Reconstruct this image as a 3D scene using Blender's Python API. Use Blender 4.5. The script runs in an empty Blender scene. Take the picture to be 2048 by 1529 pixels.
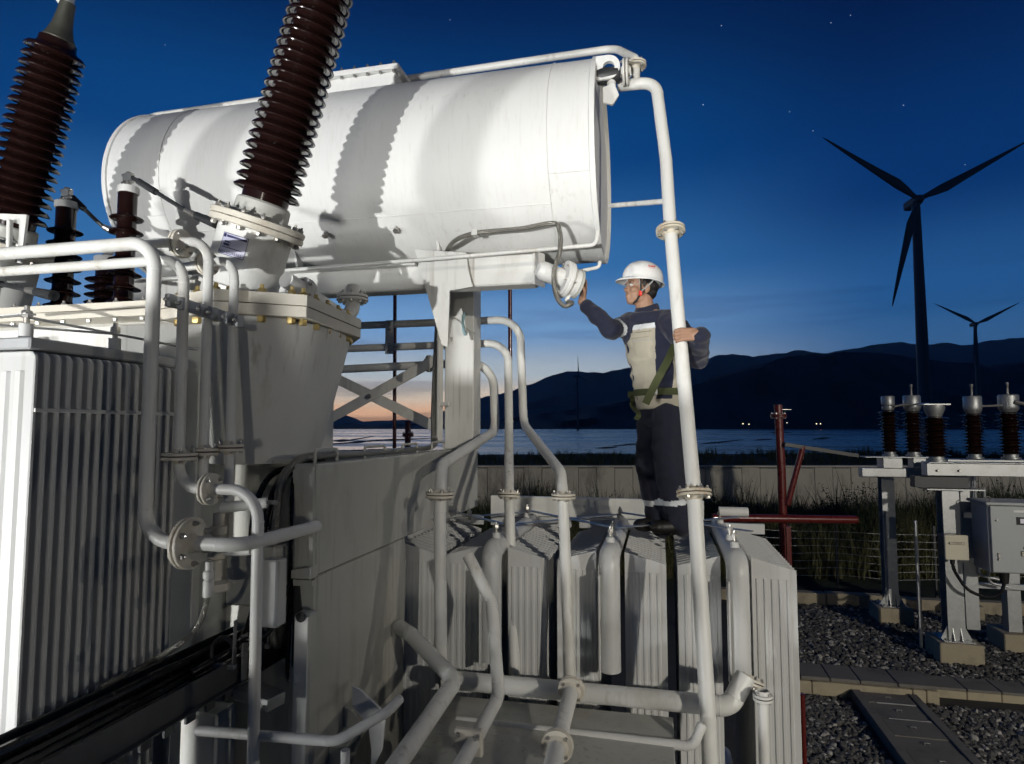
import bpy, bmesh, math, random
from mathutils import Vector, Matrix, Euler, Quaternion, noise
random.seed(7)
SC = bpy.context.scene
COL = SC.collection
V = Vector
R_ = math.radians

# ------------------------------------------------------------------ camera
FPX, CXP, CYP, EYE = 1280.0, 1024.0, 764.5, 3.3
PITCH = math.atan(91 / FPX); YAW = R_(13.0)
CAM_ROT = Euler((math.pi / 2 + PITCH, 0, YAW), 'XYZ')
cd = bpy.data.cameras.new('camera'); cam = bpy.data.objects.new('camera', cd); COL.objects.link(cam)
cam.location = (0, 0, EYE); cam.rotation_euler = CAM_ROT
cd.sensor_width = 36; cd.lens = 36 * FPX / 2048; cd.clip_start = 0.05; cd.clip_end = 30000
SC.camera = cam

# ------------------------------------------------------------------ dusk sky
world = bpy.data.worlds.new('World'); SC.world = world; world.use_nodes = True
SUN_AZ = YAW + R_(12.0)          # the afterglow sits a little left of the view axis
SUN_DIR = V((-math.sin(SUN_AZ), math.cos(SUN_AZ), 0))
def build_sky():
    nt = world.node_tree; N = nt.nodes; L = nt.links
    bg = N['Background']
    tc = N.new('ShaderNodeTexCoord')
    sep = N.new('ShaderNodeSeparateXYZ'); L.new(tc.outputs['Generated'], sep.inputs[0])
    sky = N.new('ShaderNodeTexSky'); sky.sky_type = 'NISHITA'; sky.sun_disc = False
    sky.sun_elevation = R_(-3.2); sky.sun_rotation = -SUN_AZ
    sky.altitude = 0; sky.air_density = 1.0; sky.dust_density = 0.6; sky.ozone_density = 4.0
    # dusk colour by height above the horizon, afterglow by bearing to the set sun
    dot = N.new('ShaderNodeVectorMath'); dot.operation = 'DOT_PRODUCT'
    dot.inputs[1].default_value = SUN_DIR
    nrm = N.new('ShaderNodeVectorMath'); nrm.operation = 'NORMALIZE'
    flat = N.new('ShaderNodeCombineXYZ'); L.new(sep.outputs[0], flat.inputs[0]); L.new(sep.outputs[1], flat.inputs[1])
    L.new(flat.outputs[0], nrm.inputs[0]); L.new(nrm.outputs[0], dot.inputs[0])
    def ramp(stops, src):
        r = N.new('ShaderNodeValToRGB'); r.color_ramp.interpolation = 'EASE'
        e = r.color_ramp.elements
        while len(e) > 1: e.remove(e[-1])
        e[0].position, e[0].color = stops[0][0], (*stops[0][1], 1)
        for p, c in stops[1:]:
            k = e.new(p); k.color = (*c, 1)
        L.new(src, r.inputs[0]); return r
    warm = ramp([(0.0, (.80, .36, .18)), (.022, (1.05, .62, .38)), (.05, (.95, .80, .64)), (.085, (.62, .72, .80)), (.15, (.24, .47, .82)),
                 (.25, (.045, .20, .50)), (.40, (.0025, .064, .24)), (.60, (.0004, .013, .075)), (1.0, (.0008, .009, .05))], sep.outputs[2])
    cool = ramp([(0.0, (.10, .19, .31)), (.05, (.09, .19, .34)), (.10, (.055, .185, .43)), (.18, (.020, .12, .35)),
                 (.32, (.0010, .036, .165)), (.55, (.0002, .0095, .06)), (1.0, (.0007, .008, .045))], sep.outputs[2])
    mr = N.new('ShaderNodeMapRange'); mr.interpolation_type = 'SMOOTHSTEP'
    mr.inputs[1].default_value = .72; mr.inputs[2].default_value = 1.0
    L.new(dot.outputs['Value'], mr.inputs[0])
    mix = N.new('ShaderNodeMixRGB'); L.new(mr.outputs[0], mix.inputs[0]); L.new(cool.outputs[0], mix.inputs[1]); L.new(warm.outputs[0], mix.inputs[2])
    # thin cloud streaks low over the ridge
    mp = N.new('ShaderNodeMapping'); mp.inputs['Scale'].default_value = (1.6, 1.6, 22); mp.inputs['Rotation'].default_value = (R_(4), R_(-5), 0)
    L.new(tc.outputs['Generated'], mp.inputs[0])
    nz = N.new('ShaderNodeTexNoise'); nz.inputs['Scale'].default_value = 1.7; nz.inputs['Detail'].default_value = 5
    L.new(mp.outputs[0], nz.inputs[0])
    cr = ramp([(.47, (0, 0, 0)), (.63, (1, 1, 1))], nz.outputs[0])
    band = ramp([(.0, (.75, .75, .75)), (.02, (1, 1, 1)), (.16, (.45, .45, .45)), (.24, (0, 0, 0))], sep.outputs[2])
    mul = N.new('ShaderNodeMath'); mul.operation = 'MULTIPLY'; L.new(cr.outputs[0], mul.inputs[0]); L.new(band.outputs[0], mul.inputs[1])
    m2 = N.new('ShaderNodeMath'); m2.operation = 'MULTIPLY'; m2.inputs[1].default_value = .75; L.new(mul.outputs[0], m2.inputs[0])
    dk = N.new('ShaderNodeMixRGB'); dk.blend_type = 'MULTIPLY'; L.new(m2.outputs[0], dk.inputs[0]); L.new(mix.outputs[0], dk.inputs[1])
    dk.inputs[2].default_value = (.42, .46, .56, 1)
    ad = N.new('ShaderNodeMixRGB'); ad.blend_type = 'ADD'; ad.inputs[0].default_value = .02
    L.new(dk.outputs[0], ad.inputs[1]); L.new(sky.outputs[0], ad.inputs[2])
    far = N.new('ShaderNodeMapRange'); far.interpolation_type = 'SMOOTHSTEP'; far.inputs[1].default_value = -.3; far.inputs[2].default_value = .75; far.inputs[3].default_value = .30; far.inputs[4].default_value = 1.0
    L.new(dot.outputs['Value'], far.inputs[0])
    fm_ = N.new('ShaderNodeMixRGB'); fm_.blend_type = 'MULTIPLY'; fm_.inputs[0].default_value = 1.0; L.new(ad.outputs[0], fm_.inputs[1]); L.new(far.outputs[0], fm_.inputs[2])
    L.new(fm_.outputs[0], bg.inputs[0]); bg.inputs[1].default_value = 1.0
build_sky()
world.cycles.sampling_method = 'MANUAL'; world.cycles.sample_map_resolution = 256

# the last, almost spent daylight from behind the hills
sd = bpy.data.lights.new('sun', 'SUN'); sd.energy = .02; sd.angle = R_(12); sd.color = (1, .75, .55)
so = bpy.data.objects.new('sun', sd); COL.objects.link(so)
so.rotation_euler = (-(SUN_DIR + V((0, 0, .05)))).to_track_quat('-Z', 'Y').to_euler()

SC.view_settings.view_transform = 'Standard'; SC.view_settings.look = 'None'
SC.view_settings.exposure = 0.0; SC.view_settings.gamma = 1.0; SC.view_settings.use_curve_mapping = False
SC.render.engine = 'CYCLES'
SC.cycles.max_bounces = 4; SC.cycles.diffuse_bounces = 2; SC.cycles.glossy_bounces = 2
SC.cycles.use_denoising = True
SC.cycles.use_adaptive_sampling = True; SC.cycles.adaptive_threshold = .03; SC.cycles.volume_bounces = 0
SC.cycles.sample_clamp_indirect = 4.0

# floodlights that light the yard (their stands are built further down)
FLOODS = [  # name, position, aim, watts, colour, source radius, cone, blend
    ('left', V((-8.8, -7.0, 1.5)), V((-1.9, 3.2, 4.4)), 2700, (1.0, 1.0, .98), .50, 110, .5),
    ('centre', V((-2.15, -7.0, 1.6)), V((-2.0, 3.6, 4.9)), 3700, (1.0, 1.0, .98), .045, 90, .5),
    ('side', V((14.0, 3.2, 6.0)), V((-1.0, 3.6, 2.8)), 600, (1.0, .91, .74), .12, 80, .6),
    ('rear', V((4.0, -16.0, 2.4)), V((-1.0, 4.0, 3.2)), 950, (1.0, .93, .80), .15, 60, .6),  # unseen warm fill, added to lift the bluish shaded fronts
    ('yard', V((14.0, -14.0, 8.0)), V((4.0, 13.5, .8)), 9500, (1.0, .94, .82), .20, 46, .4),
]

# ------------------------------------------------------------------ pixel to place
_CM = CAM_ROT.to_matrix()
_FH = V((-math.sin(YAW), math.cos(YAW), 0)); _RH = V((math.cos(YAW), math.sin(YAW), 0))
def at(u, v, x=None, y=None, z=None, d=None):
    dr = _CM @ V(((u - CXP) / FPX, (CYP - v) / FPX, -1))
    if x is not None: t = x / dr.x
    elif y is not None: t = y / dr.y
    elif z is not None: t = (z - EYE) / dr.z
    else: t = d / dr.dot(_FH)
    return V((0, 0, EYE)) + dr * t
def cw(r, d, z=0): return _RH * r + _FH * d + V((0, 0, z))     # metres right / ahead of the viewpoint

# ------------------------------------------------------------------ materials
MATS = {}
def mat(name, col, rough=.5, metal=0.0, var=.0, vscale=6.0, stretch=None, bump=0.0, bscale=40.0, dirt=None, dirt_amt=0.0, dscale=3.0, coat=0.0, spec=.5, sheen=0.0, dedge=(.52, .72), streak=0.0, scol=(.22, .17, .11)):
    m = bpy.data.materials.new(name); m.use_nodes = True; MATS[name] = m
    N = m.node_tree.nodes; L = m.node_tree.links; b = N['Principled BSDF']
    b.inputs['Roughness'].default_value = rough; b.inputs['Metallic'].default_value = metal
    b.inputs['Coat Weight'].default_value = coat; b.inputs['Coat Roughness'].default_value = .06
    b.inputs['Specular IOR Level'].default_value = spec
    if sheen: b.inputs['Sheen Weight'].default_value = sheen
    b.inputs['Base Color'].default_value = (*col, 1)
    tc = N.new('ShaderNodeTexCoord'); src = tc.outputs['Object']
    if stretch:
        mp = N.new('ShaderNodeMapping'); mp.inputs['Scale'].default_value = stretch; L.new(src, mp.inputs[0]); vs = mp.outputs[0]
    else: vs = src
    out = None
    if var:
        nz = N.new('ShaderNodeTexNoise'); nz.inputs['Scale'].default_value = vscale; nz.inputs['Detail'].default_value = 6; nz.inputs['Roughness'].default_value = .62
        L.new(vs, nz.inputs[0])
        mx = N.new('ShaderNodeMixRGB'); mx.inputs[1].default_value = (*[c * (1 - var) for c in col], 1); mx.inputs[2].default_value = (*[min(1, c * (1 + var)) for c in col], 1)
        L.new(nz.outputs[0], mx.inputs[0]); out = mx.outputs[0]
        rr = N.new('ShaderNodeMapRange'); rr.inputs[3].default_value = max(.03, rough - .10); rr.inputs[4].default_value = min(1, rough + .12)
        L.new(nz.outputs[0], rr.inputs[0]); L.new(rr.outputs[0], b.inputs['Roughness'])
    if dirt:
        n2 = N.new('ShaderNodeTexNoise'); n2.inputs['Scale'].default_value = dscale; n2.inputs['Detail'].default_value = 8; n2.inputs['Roughness'].default_value = .7
        L.new(vs, n2.inputs[0])
        r2 = N.new('ShaderNodeMapRange'); r2.inputs[1].default_value = dedge[0]; r2.inputs[2].default_value = dedge[1]; r2.inputs[4].default_value = dirt_amt
        L.new(n2.outputs[0], r2.inputs[0])
        m2 = N.new('ShaderNodeMixRGB'); L.new(r2.outputs[0], m2.inputs[0]); m2.inputs[2].default_value = (*dirt, 1)
        if out is not None: L.new(out, m2.inputs[1])
        else: m2.inputs[1].default_value = (*col, 1)
        out = m2.outputs[0]
    if streak:
        ms = N.new('ShaderNodeMapping'); ms.inputs['Scale'].default_value = (30, 30, 1.1); L.new(src, ms.inputs[0])
        n4 = N.new('ShaderNodeTexNoise'); n4.inputs['Scale'].default_value = 1.0; n4.inputs['Detail'].default_value = 3; L.new(ms.outputs[0], n4.inputs[0])
        n5 = N.new('ShaderNodeTexNoise'); n5.inputs['Scale'].default_value = 2.3; n5.inputs['Detail'].default_value = 2; L.new(src, n5.inputs[0])
        r4 = N.new('ShaderNodeMapRange'); r4.inputs[1].default_value = .56; r4.inputs[2].default_value = .74; L.new(n4.outputs[0], r4.inputs[0])
        r5 = N.new('ShaderNodeMapRange'); r5.inputs[1].default_value = .45; r5.inputs[2].default_value = .65; r5.inputs[4].default_value = streak; L.new(n5.outputs[0], r5.inputs[0])
        mm_ = N.new('ShaderNodeMath'); mm_.operation = 'MULTIPLY'; L.new(r4.outputs[0], mm_.inputs[0]); L.new(r5.outputs[0], mm_.inputs[1])
        m4 = N.new('ShaderNodeMixRGB'); L.new(mm_.outputs[0], m4.inputs[0]); m4.inputs[2].default_value = (*scol, 1)
        if out is not None: L.new(out, m4.inputs[1])
        else: m4.inputs[1].default_value = (*col, 1)
        out = m4.outputs[0]
    if out is not None: L.new(out, b.inputs['Base Color'])
    if bump:
        n3 = N.new('ShaderNodeTexNoise'); n3.inputs['Scale'].default_value = bscale; n3.inputs['Detail'].default_value = 4
        L.new(vs, n3.inputs[0])
        bp = N.new('ShaderNodeBump'); bp.inputs['Strength'].default_value = bump; bp.inputs['Distance'].default_value = .01
        L.new(n3.outputs[0], bp.inputs['Height']); L.new(bp.outputs[0], b.inputs['Normal'])
    return m
def emis(name, col, s):
    m = bpy.data.materials.new(name); m.use_nodes = True; MATS[name] = m
    b = m.node_tree.nodes['Principled BSDF']; b.inputs['Emission Color'].default_value = (*col, 1); b.inputs['Emission Strength'].default_value = s
    b.inputs['Base Color'].default_value = (.05, .05, .05, 1); return m

PAINT = mat('white_paint', (.70, .70, .67), .42, var=.05, vscale=5, stretch=(1, 1, .35), bump=.05, bscale=9, dirt=(.40, .35, .26), dirt_amt=.5, dscale=3.4, streak=.55)
TANKP = mat('tank_paint', (.80, .80, .78), .52, spec=.3, var=.03, vscale=3, bump=.04, bscale=6, dirt=(.55, .53, .48), dirt_amt=.25, dscale=14, stretch=(3.0, .4, .35), streak=.30, scol=(.45, .42, .36))
GREYP = mat('grey_paint', (.50, .50, .46), .45, var=.07, vscale=4, stretch=(1, 1, .3), bump=.04, bscale=8, dirt=(.28, .25, .18), dirt_amt=.6, dscale=2.6, streak=.6, scol=(.16, .14, .10))
CREAM = mat('cream_paint', (.66, .62, .53), .5, var=.08, vscale=9, bump=.06, bscale=30, dirt=(.34, .25, .15), dirt_amt=.5, dscale=7)
RUSTY = mat('rusty_flange_paint', (.62, .57, .46), .6, var=.1, vscale=20, bump=.2, bscale=60, dirt=(.30, .15, .045), dirt_amt=.75, dscale=14, dedge=(.50, .66))
RADP = mat('radiator_paint', (.58, .585, .575), .40, var=.05, vscale=4, stretch=(1, 1, .25), bump=.03, bscale=10, dirt=(.36, .33, .28), dirt_amt=.4, dscale=3, streak=.4)
TRAYM = mat('tray_steel', (.11, .112, .115), .42, metal=.5, var=.25, vscale=14)
RADD = mat('radiator_grey', (.40, .41, .42), .42, var=.06, vscale=4, stretch=(1, 1, .25), dirt=(.25, .24, .22), dirt_amt=.3, dscale=3)
PORC = mat('brown_porcelain', (.015, .0062, .0052), .16, var=.25, vscale=8, coat=.0, spec=.38)
GALV = mat('galvanised_steel', (.42, .43, .43), .45, metal=.75, var=.18, vscale=22, bump=.05, bscale=60, dirt=(.25, .24, .22), dirt_amt=.4, dscale=6)
STEEL = mat('bolt_steel', (.46, .45, .42), .38, metal=.85, var=.15, vscale=60, dirt=(.25, .13, .05), dirt_amt=.5, dscale=40)
BRASS = mat('brass_nut', (.55, .42, .17), .35, metal=.8, var=.15, vscale=40)
GASK = mat('gasket', (.05, .035, .025), .8, var=.3, vscale=30)
RUBB = mat('black_cable', (.014, .014, .015), .24, var=.3, vscale=30)
DARK = mat('dark_steel', (.05, .052, .055), .45, metal=.4, var=.25, vscale=14)
REDP = mat('red_paint', (.10, .010, .008), .28, var=.12, vscale=8, bump=.03, bscale=30, dirt=(.07, .02, .015), dirt_amt=.5, dscale=6, coat=.3)
CONC = mat('concrete', (.36, .31, .22), .88, var=.18, vscale=6, bump=.35, bscale=45, dirt=(.13, .12, .10), dirt_amt=.7, dscale=2.5)
CONCD = mat('dark_concrete', (.15, .14, .125), .85, var=.22, vscale=5, bump=.3, bscale=40, dirt=(.05, .048, .045), dirt_amt=.8, dscale=1.7)
WALLC = mat('wall_concrete', (.50, .47, .41), .9, var=.15, vscale=3, bump=.3, bscale=30, dirt=(.12, .11, .10), dirt_amt=.8, dscale=1.1, stretch=(1, 1, .4))
WHITEP = mat('plain_white', (.78, .78, .76), .4, var=.04, vscale=9)
CABP = mat('cabinet_grey', (.42, .44, .45), .42, var=.05, vscale=4, bump=.03, bscale=12)
BEIGEB = mat('beige_box', (.62, .58, .46), .5, var=.05, vscale=8)
LBLUE = mat('label_plate', (.52, .52, .66), .35, var=.08, vscale=30)
INK = mat('navy_ink', (.02, .022, .10), .5)
BLACK = mat('black_ink', (.01, .01, .01), .6)
YELL = mat('warning_yellow', (.75, .48, .02), .45)
def braid_mat():
    m = mat('braided_hose', (.30, .29, .26), .33, metal=.85, var=.2, vscale=60)
    N = m.node_tree.nodes; L = m.node_tree.links; b = N['Principled BSDF']
    tc = N.new('ShaderNodeTexCoord'); w = N.new('ShaderNodeTexVoronoi'); w.inputs['Scale'].default_value = 190
    L.new(tc.outputs['Object'], w.inputs[0])
    bp = N.new('ShaderNodeBump'); bp.inputs['Strength'].default_value = .9; bp.inputs['Distance'].default_value = .004
    L.new(w.outputs[0], bp.inputs['Height']); L.new(bp.outputs[0], b.inputs['Normal']); return m
BRAID = braid_mat()

# ------------------------------------------------------------------ mesh builder
def frame(axis):
    a = V(axis).normalized(); h = V((0, 0, 1)) if abs(a.z) < .95 else V((1, 0, 0))
    x = h.cross(a).normalized(); return x, a.cross(x), a
class MB:
    def __init__(s): s.v = []; s.f = []
    def add(s, vs, fs):
        o = len(s.v); s.v += [V(p) for p in vs]; s.f += [tuple(i + o for i in f) for f in fs]; return s
    def box(s, x0, x1, y0, y1, z0, z1, c=.004, M=None):
        c = min(c, .3 * min(abs(x1 - x0), abs(y1 - y0), abs(z1 - z0)))
        X, Y, Z = (x0, x1), (y0, y1), (z0, z1); vs = []; idx = {}
        for i in (0, 1):
            for j in (0, 1):
                for k in (0, 1):
                    sx, sy, sz = 1 - 2 * i, 1 - 2 * j, 1 - 2 * k
                    for a in range(3):
                        p = [X[i] + sx * c, Y[j] + sy * c, Z[k] + sz * c]; p[a] = (X[i], Y[j], Z[k])[a]
                        idx[i, j, k, a] = len(vs); vs.append(p)
        fs = []
        g = lambda i, j, k, a: idx[i, j, k, a]
        for t in (0, 1):
            q = [g(t, 0, 0, 0), g(t, 1, 0, 0), g(t, 1, 1, 0), g(t, 0, 1, 0)]; fs.append(q if t else q[::-1])
            q = [g(0, t, 0, 1), g(1, t, 0, 1), g(1, t, 1, 1), g(0, t, 1, 1)]; fs.append(q[::-1] if t else q)
            q = [g(0, 0, t, 2), g(1, 0, t, 2), g(1, 1, t, 2), g(0, 1, t, 2)]; fs.append(q if t else q[::-1])
        for a in (0, 1):
            for b in (0, 1):
                fs.append([g(a, b, 0, 0), g(a, b, 1, 0), g(a, b, 1, 1), g(a, b, 0, 1)])
                fs.append([g(a, 0, b, 0), g(a, 1, b, 0), g(a, 1, b, 2), g(a, 0, b, 2)])
                fs.append([g(0, a, b, 1), g(1, a, b, 1), g(1, a, b, 2), g(0, a, b, 2)])
        for i in (0, 1):
            for j in (0, 1):
                for k in (0, 1): fs.append([g(i, j, k, 0), g(i, j, k, 1), g(i, j, k, 2)])
        if M is not None: vs = [M @ V(p) for p in vs]
        return s.add(vs, fs)
    def bar(s, p0, p1, w, h, upv=(0, 0, 1), c=.003):           # rectangular bar between two points
        p0, p1 = V(p0), V(p1); a = (p1 - p0); l = a.length; a.normalize()
        x = V(upv).cross(a)
        x = x.normalized() if x.length > 1e-4 else V((1, 0, 0)); y = a.cross(x)
        M = Matrix((x, y, a)).transposed().to_4x4(); M.translation = p0
        return s.box(-w / 2, w / 2, -h / 2, h / 2, 0, l, c, M)
    def lathe(s, prof, org=(0, 0, 0), axis=(0, 0, 1), n=24, caps=True):
        x, y, a = frame(axis); org = V(org); vs = []; fs = []
        for r, h in prof:
            for i in range(n):
                t = 2 * math.pi * i / n; vs.append(org + a * h + x * (r * math.cos(t)) + y * (r * math.sin(t)))
        m = len(prof)
        for j in range(m - 1):
            for i in range(n):
                k = (i + 1) % n; fs.append((j * n + i, j * n + k, (j + 1) * n + k, (j + 1) * n + i))
        if caps:
            fs.append(tuple(range(n))[::-1]); fs.append(tuple((m - 1) * n + i for i in range(n)))
        return s.add(vs, fs)
    def cyl(s, p0, p1, r0, r1=None, n=20, c=0.0):
        p0, p1 = V(p0), V(p1); l = (p1 - p0).length; r1 = r0 if r1 is None else r1
        pr = [(r0 - c, 0), (r0, c), (r1, l - c), (r1 - c, l)] if c else [(r0, 0), (r1, l)]
        return s.lathe(pr, p0, p1 - p0, n)
    def tube(s, pts, r, n=16, closed_ends=True, radii=None):
        pts = [V(p) for p in pts]; m = len(pts); vs = []; fs = []
        t0 = (pts[1] - pts[0]).normalized(); x, y, _ = frame(t0)
        for j, p in enumerate(pts):
            t = ((pts[min(j + 1, m - 1)] - p).normalized() + (p - pts[max(j - 1, 0)]).normalized()) if 0 < j < m - 1 else ((pts[1] - pts[0]) if j == 0 else pts[-1] - pts[-2])
            t.normalize()
            x = (x - t * x.dot(t)).normalized(); y = t.cross(x); rr = radii[j] if radii else r
            for i in range(n):
                a = 2 * math.pi * i / n; vs.append(p + x * (rr * math.cos(a)) + y * (rr * math.sin(a)))
        for j in range(m - 1):
            for i in range(n):
                k = (i + 1) % n; fs.append((j * n + i, j * n + k, (j + 1) * n + k, (j + 1) * n + i))
        if closed_ends:
            fs.append(tuple(range(n))[::-1]); fs.append(tuple((m - 1) * n + i for i in range(n)))
        return s.add(vs, fs)
    def prism(s, poly, o, ex, ey, th):                          # flat polygon in the plane (ex, ey), thickness along ex x ey
        o, ex, ey = V(o), V(ex).normalized(), V(ey).normalized(); nz = ex.cross(ey)
        n = len(poly); A = [o + ex * a + ey * b - nz * (th / 2) for a, b in poly]; B = [p + nz * th for p in A]
        fs = [tuple(range(n))[::-1], tuple(n + i for i in range(n))] + [(i, (i + 1) % n, n + (i + 1) % n, n + i) for i in range(n)]
        return s.add(A + B, fs)
    def mesh(s, name, material=None, smooth=True, ang=35):
        me = bpy.data.meshes.new(name); me.from_pydata([tuple(p) for p in s.v], [], s.f); me.update()
        bm = bmesh.new(); bm.from_mesh(me); bmesh.ops.recalc_face_normals(bm, faces=bm.faces); bm.to_mesh(me); bm.free()
        if material: me.materials.append(material)
        if smooth and len(me.polygons):
            me.polygons.foreach_set('use_smooth', [True] * len(me.polygons)); me.set_sharp_from_angle(angle=R_(ang))
        return me
    def build(s, name, material, parent=None, smooth=True, ang=35): return put(name, s.mesh(name, material, smooth, ang), parent)

WM = {}
def put(name, me, parent=None, M=None):
    o = bpy.data.objects.new(name, me); COL.objects.link(o); M = M or Matrix()
    if parent is not None:
        o.parent = parent; o.matrix_parent_inverse = WM[parent.name].inverted()
    o.matrix_basis = M; WM[o.name] = M.copy(); return o
def thing(name, label, cat, loc=(0, 0, 0), group=None):
    o = put(name, None, None, Matrix.Translation(V(loc))); o.empty_display_size = .1; return tag(o, label, cat, group)
def tag(o, label, cat, group=None, kind=None):
    if label: o['label'] = label
    if cat: o['category'] = cat
    if group: o['group'] = group
    if kind: o['kind'] = kind
    return o
def struct(name, mb_or_me, material, label=None, smooth=False, kind='structure'):
    o = mb_or_me.build(name, material, None, smooth) if isinstance(mb_or_me, MB) else put(name, mb_or_me)
    o['kind'] = kind
    if label: o['label'] = label
    return o
def fillet(pts, rad, seg=7):
    pts = [V(p) for p in pts]; out = [pts[0]]
    for i in range(1, len(pts) - 1):
        a, b, c = pts[i - 1], pts[i], pts[i + 1]; u = (a - b); w = (c - b); lu, lw = u.length, w.length; u.normalize(); w.normalize()
        ang = u.angle(w)
        if ang > math.pi - .02: out.append(b); continue
        rr = rad[min(i - 1, len(rad) - 1)] if isinstance(rad, (list, tuple)) else rad
        t = min(rr / math.tan(ang / 2), lu * .48, lw * .48); r = t * math.tan(ang / 2)
        p0, p1 = b + u * t, b + w * t; ctr = b + (u + w).normalized() * (r / math.sin(ang / 2))
        q0, q1 = p0 - ctr, p1 - ctr; om = q0.angle(q1)
        for k in range(seg + 1):
            s = k / seg; out.append(ctr + (q0 * math.sin((1 - s) * om) + q1 * math.sin(s * om)) / math.sin(om))
    out.append(pts[-1]); return out
def smooth_path(pts, n=8):
    pts = [V(p) for p in pts]; out = []
    P = [pts[0] * 2 - pts[1]] + pts + [pts[-1] * 2 - pts[-2]]
    for i in range(1, len(P) - 2):
        for k in range(n):
            t = k / n; a, b, c, d = P[i - 1:i + 3]
            out.append(.5 * ((2 * b) + (c - a) * t + (2 * a - 5 * b + 4 * c - d) * t * t + (3 * b - a - 3 * c + d) * t ** 3))
    out.append(pts[-1]); return out
def align(axis, loc, roll=0.0):
    x, y, a = frame(axis); M = Matrix((x, y, a)).transposed().to_4x4() @ Matrix.Rotation(roll, 4, 'Z'); M.translation = V(loc); return M
_bolts = {}
def bolt_mesh(r, ln, material=None):
    material = material or STEEL
    k = (round(r, 4), round(ln, 4), material.name)
    if k not in _bolts:
        b = MB(); h = r * 1.3
        b.lathe([(r * .85, -ln / 2 - h), (r, -ln / 2 - h * .75), (r, -ln / 2)], n=6); b.lathe([(r * .5, -ln / 2), (r * .5, ln / 2)], n=8)
        b.lathe([(r, ln / 2), (r, ln / 2 + h * .75), (r * .85, ln / 2 + h)], n=6); b.lathe([(r * .5, ln / 2 + h), (r * .45, ln / 2 + h * 1.7)], n=8)
        _bolts[k] = b.mesh('bolt', material)
    return _bolts[k]
def flange(parent, c, axis, R, t=.016, gap=.006, nb=6, hub=None, material=None, name='flange', br=None):
    a = V(axis).normalized(); c = V(c); m = MB(); e = t * .18
    for s in (-1, 1):
        o = c + a * (s * (gap / 2)); m.lathe([(R - e, 0), (R, e), (R, t - e), (R - e, t)], o, a * s, 36)
        if hub: m.lathe([(hub * 1.35, 0), (hub * 1.02, t * 1.3)], o + a * s * t, a * s, 24, caps=False)
    f = m.build(name, material or CREAM, parent)
    g = MB().lathe([(R * .93, -gap / 2), (R * .93, gap / 2)], c, a, 28); g.build('gasket', GASK, f)
    br = br or R * .12
    bm_ = bolt_mesh(br, 2 * t + gap)
    for i in range(nb):
        an = 2 * math.pi * (i + .5) / nb; x, y, _ = frame(a)
        put('bolt', bm_, f, align(a, c + x * (R * .78 * math.cos(an)) + y * (R * .78 * math.sin(an)), random.random()))
    return f
def pipe(label, pts, r, fl=(), rad=.09, cat='pipe', name='oil_pipe', material=None, group=None, n=20, nb=4, fR=None, seg=8, fmat=None):
    pts = [V(p) for p in pts]; root = thing(name, label, cat, pts[-1], group)
    run = MB().tube(fillet(pts, rad, seg), r, n)
    for i in range(1, len(pts) - 1):                                  # weld beads where the elbows start and end
        u_, w_ = pts[i - 1] - pts[i], pts[i + 1] - pts[i]; lu, lw = u_.length, w_.length; ang = u_.angle(w_)
        if ang > math.pi - .15: continue
        rr = rad[min(i - 1, len(rad) - 1)] if isinstance(rad, (list, tuple)) else rad; t_ = min(rr / math.tan(ang / 2), lu * .48, lw * .48)
        for e_ in (u_.normalized(), w_.normalized()): run.lathe([(r * .98, -.005), (r * 1.035, -.002), (r * 1.035, .002), (r * .98, .005)], pts[i] + e_ * t_, e_, n)
    run.build('pipe_run', material or PAINT, root)
    for f in fl:
        c, ax = f[0], f[1]; R = f[2] if len(f) > 2 else r * 2.2
        flange(root, c, ax, R, max(.012, R * .16), .005, f[3] if len(f) > 3 else nb, hub=r, material=fmat)
    return root
def lerp(a, b, t): return V(a).lerp(V(b), t)

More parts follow.
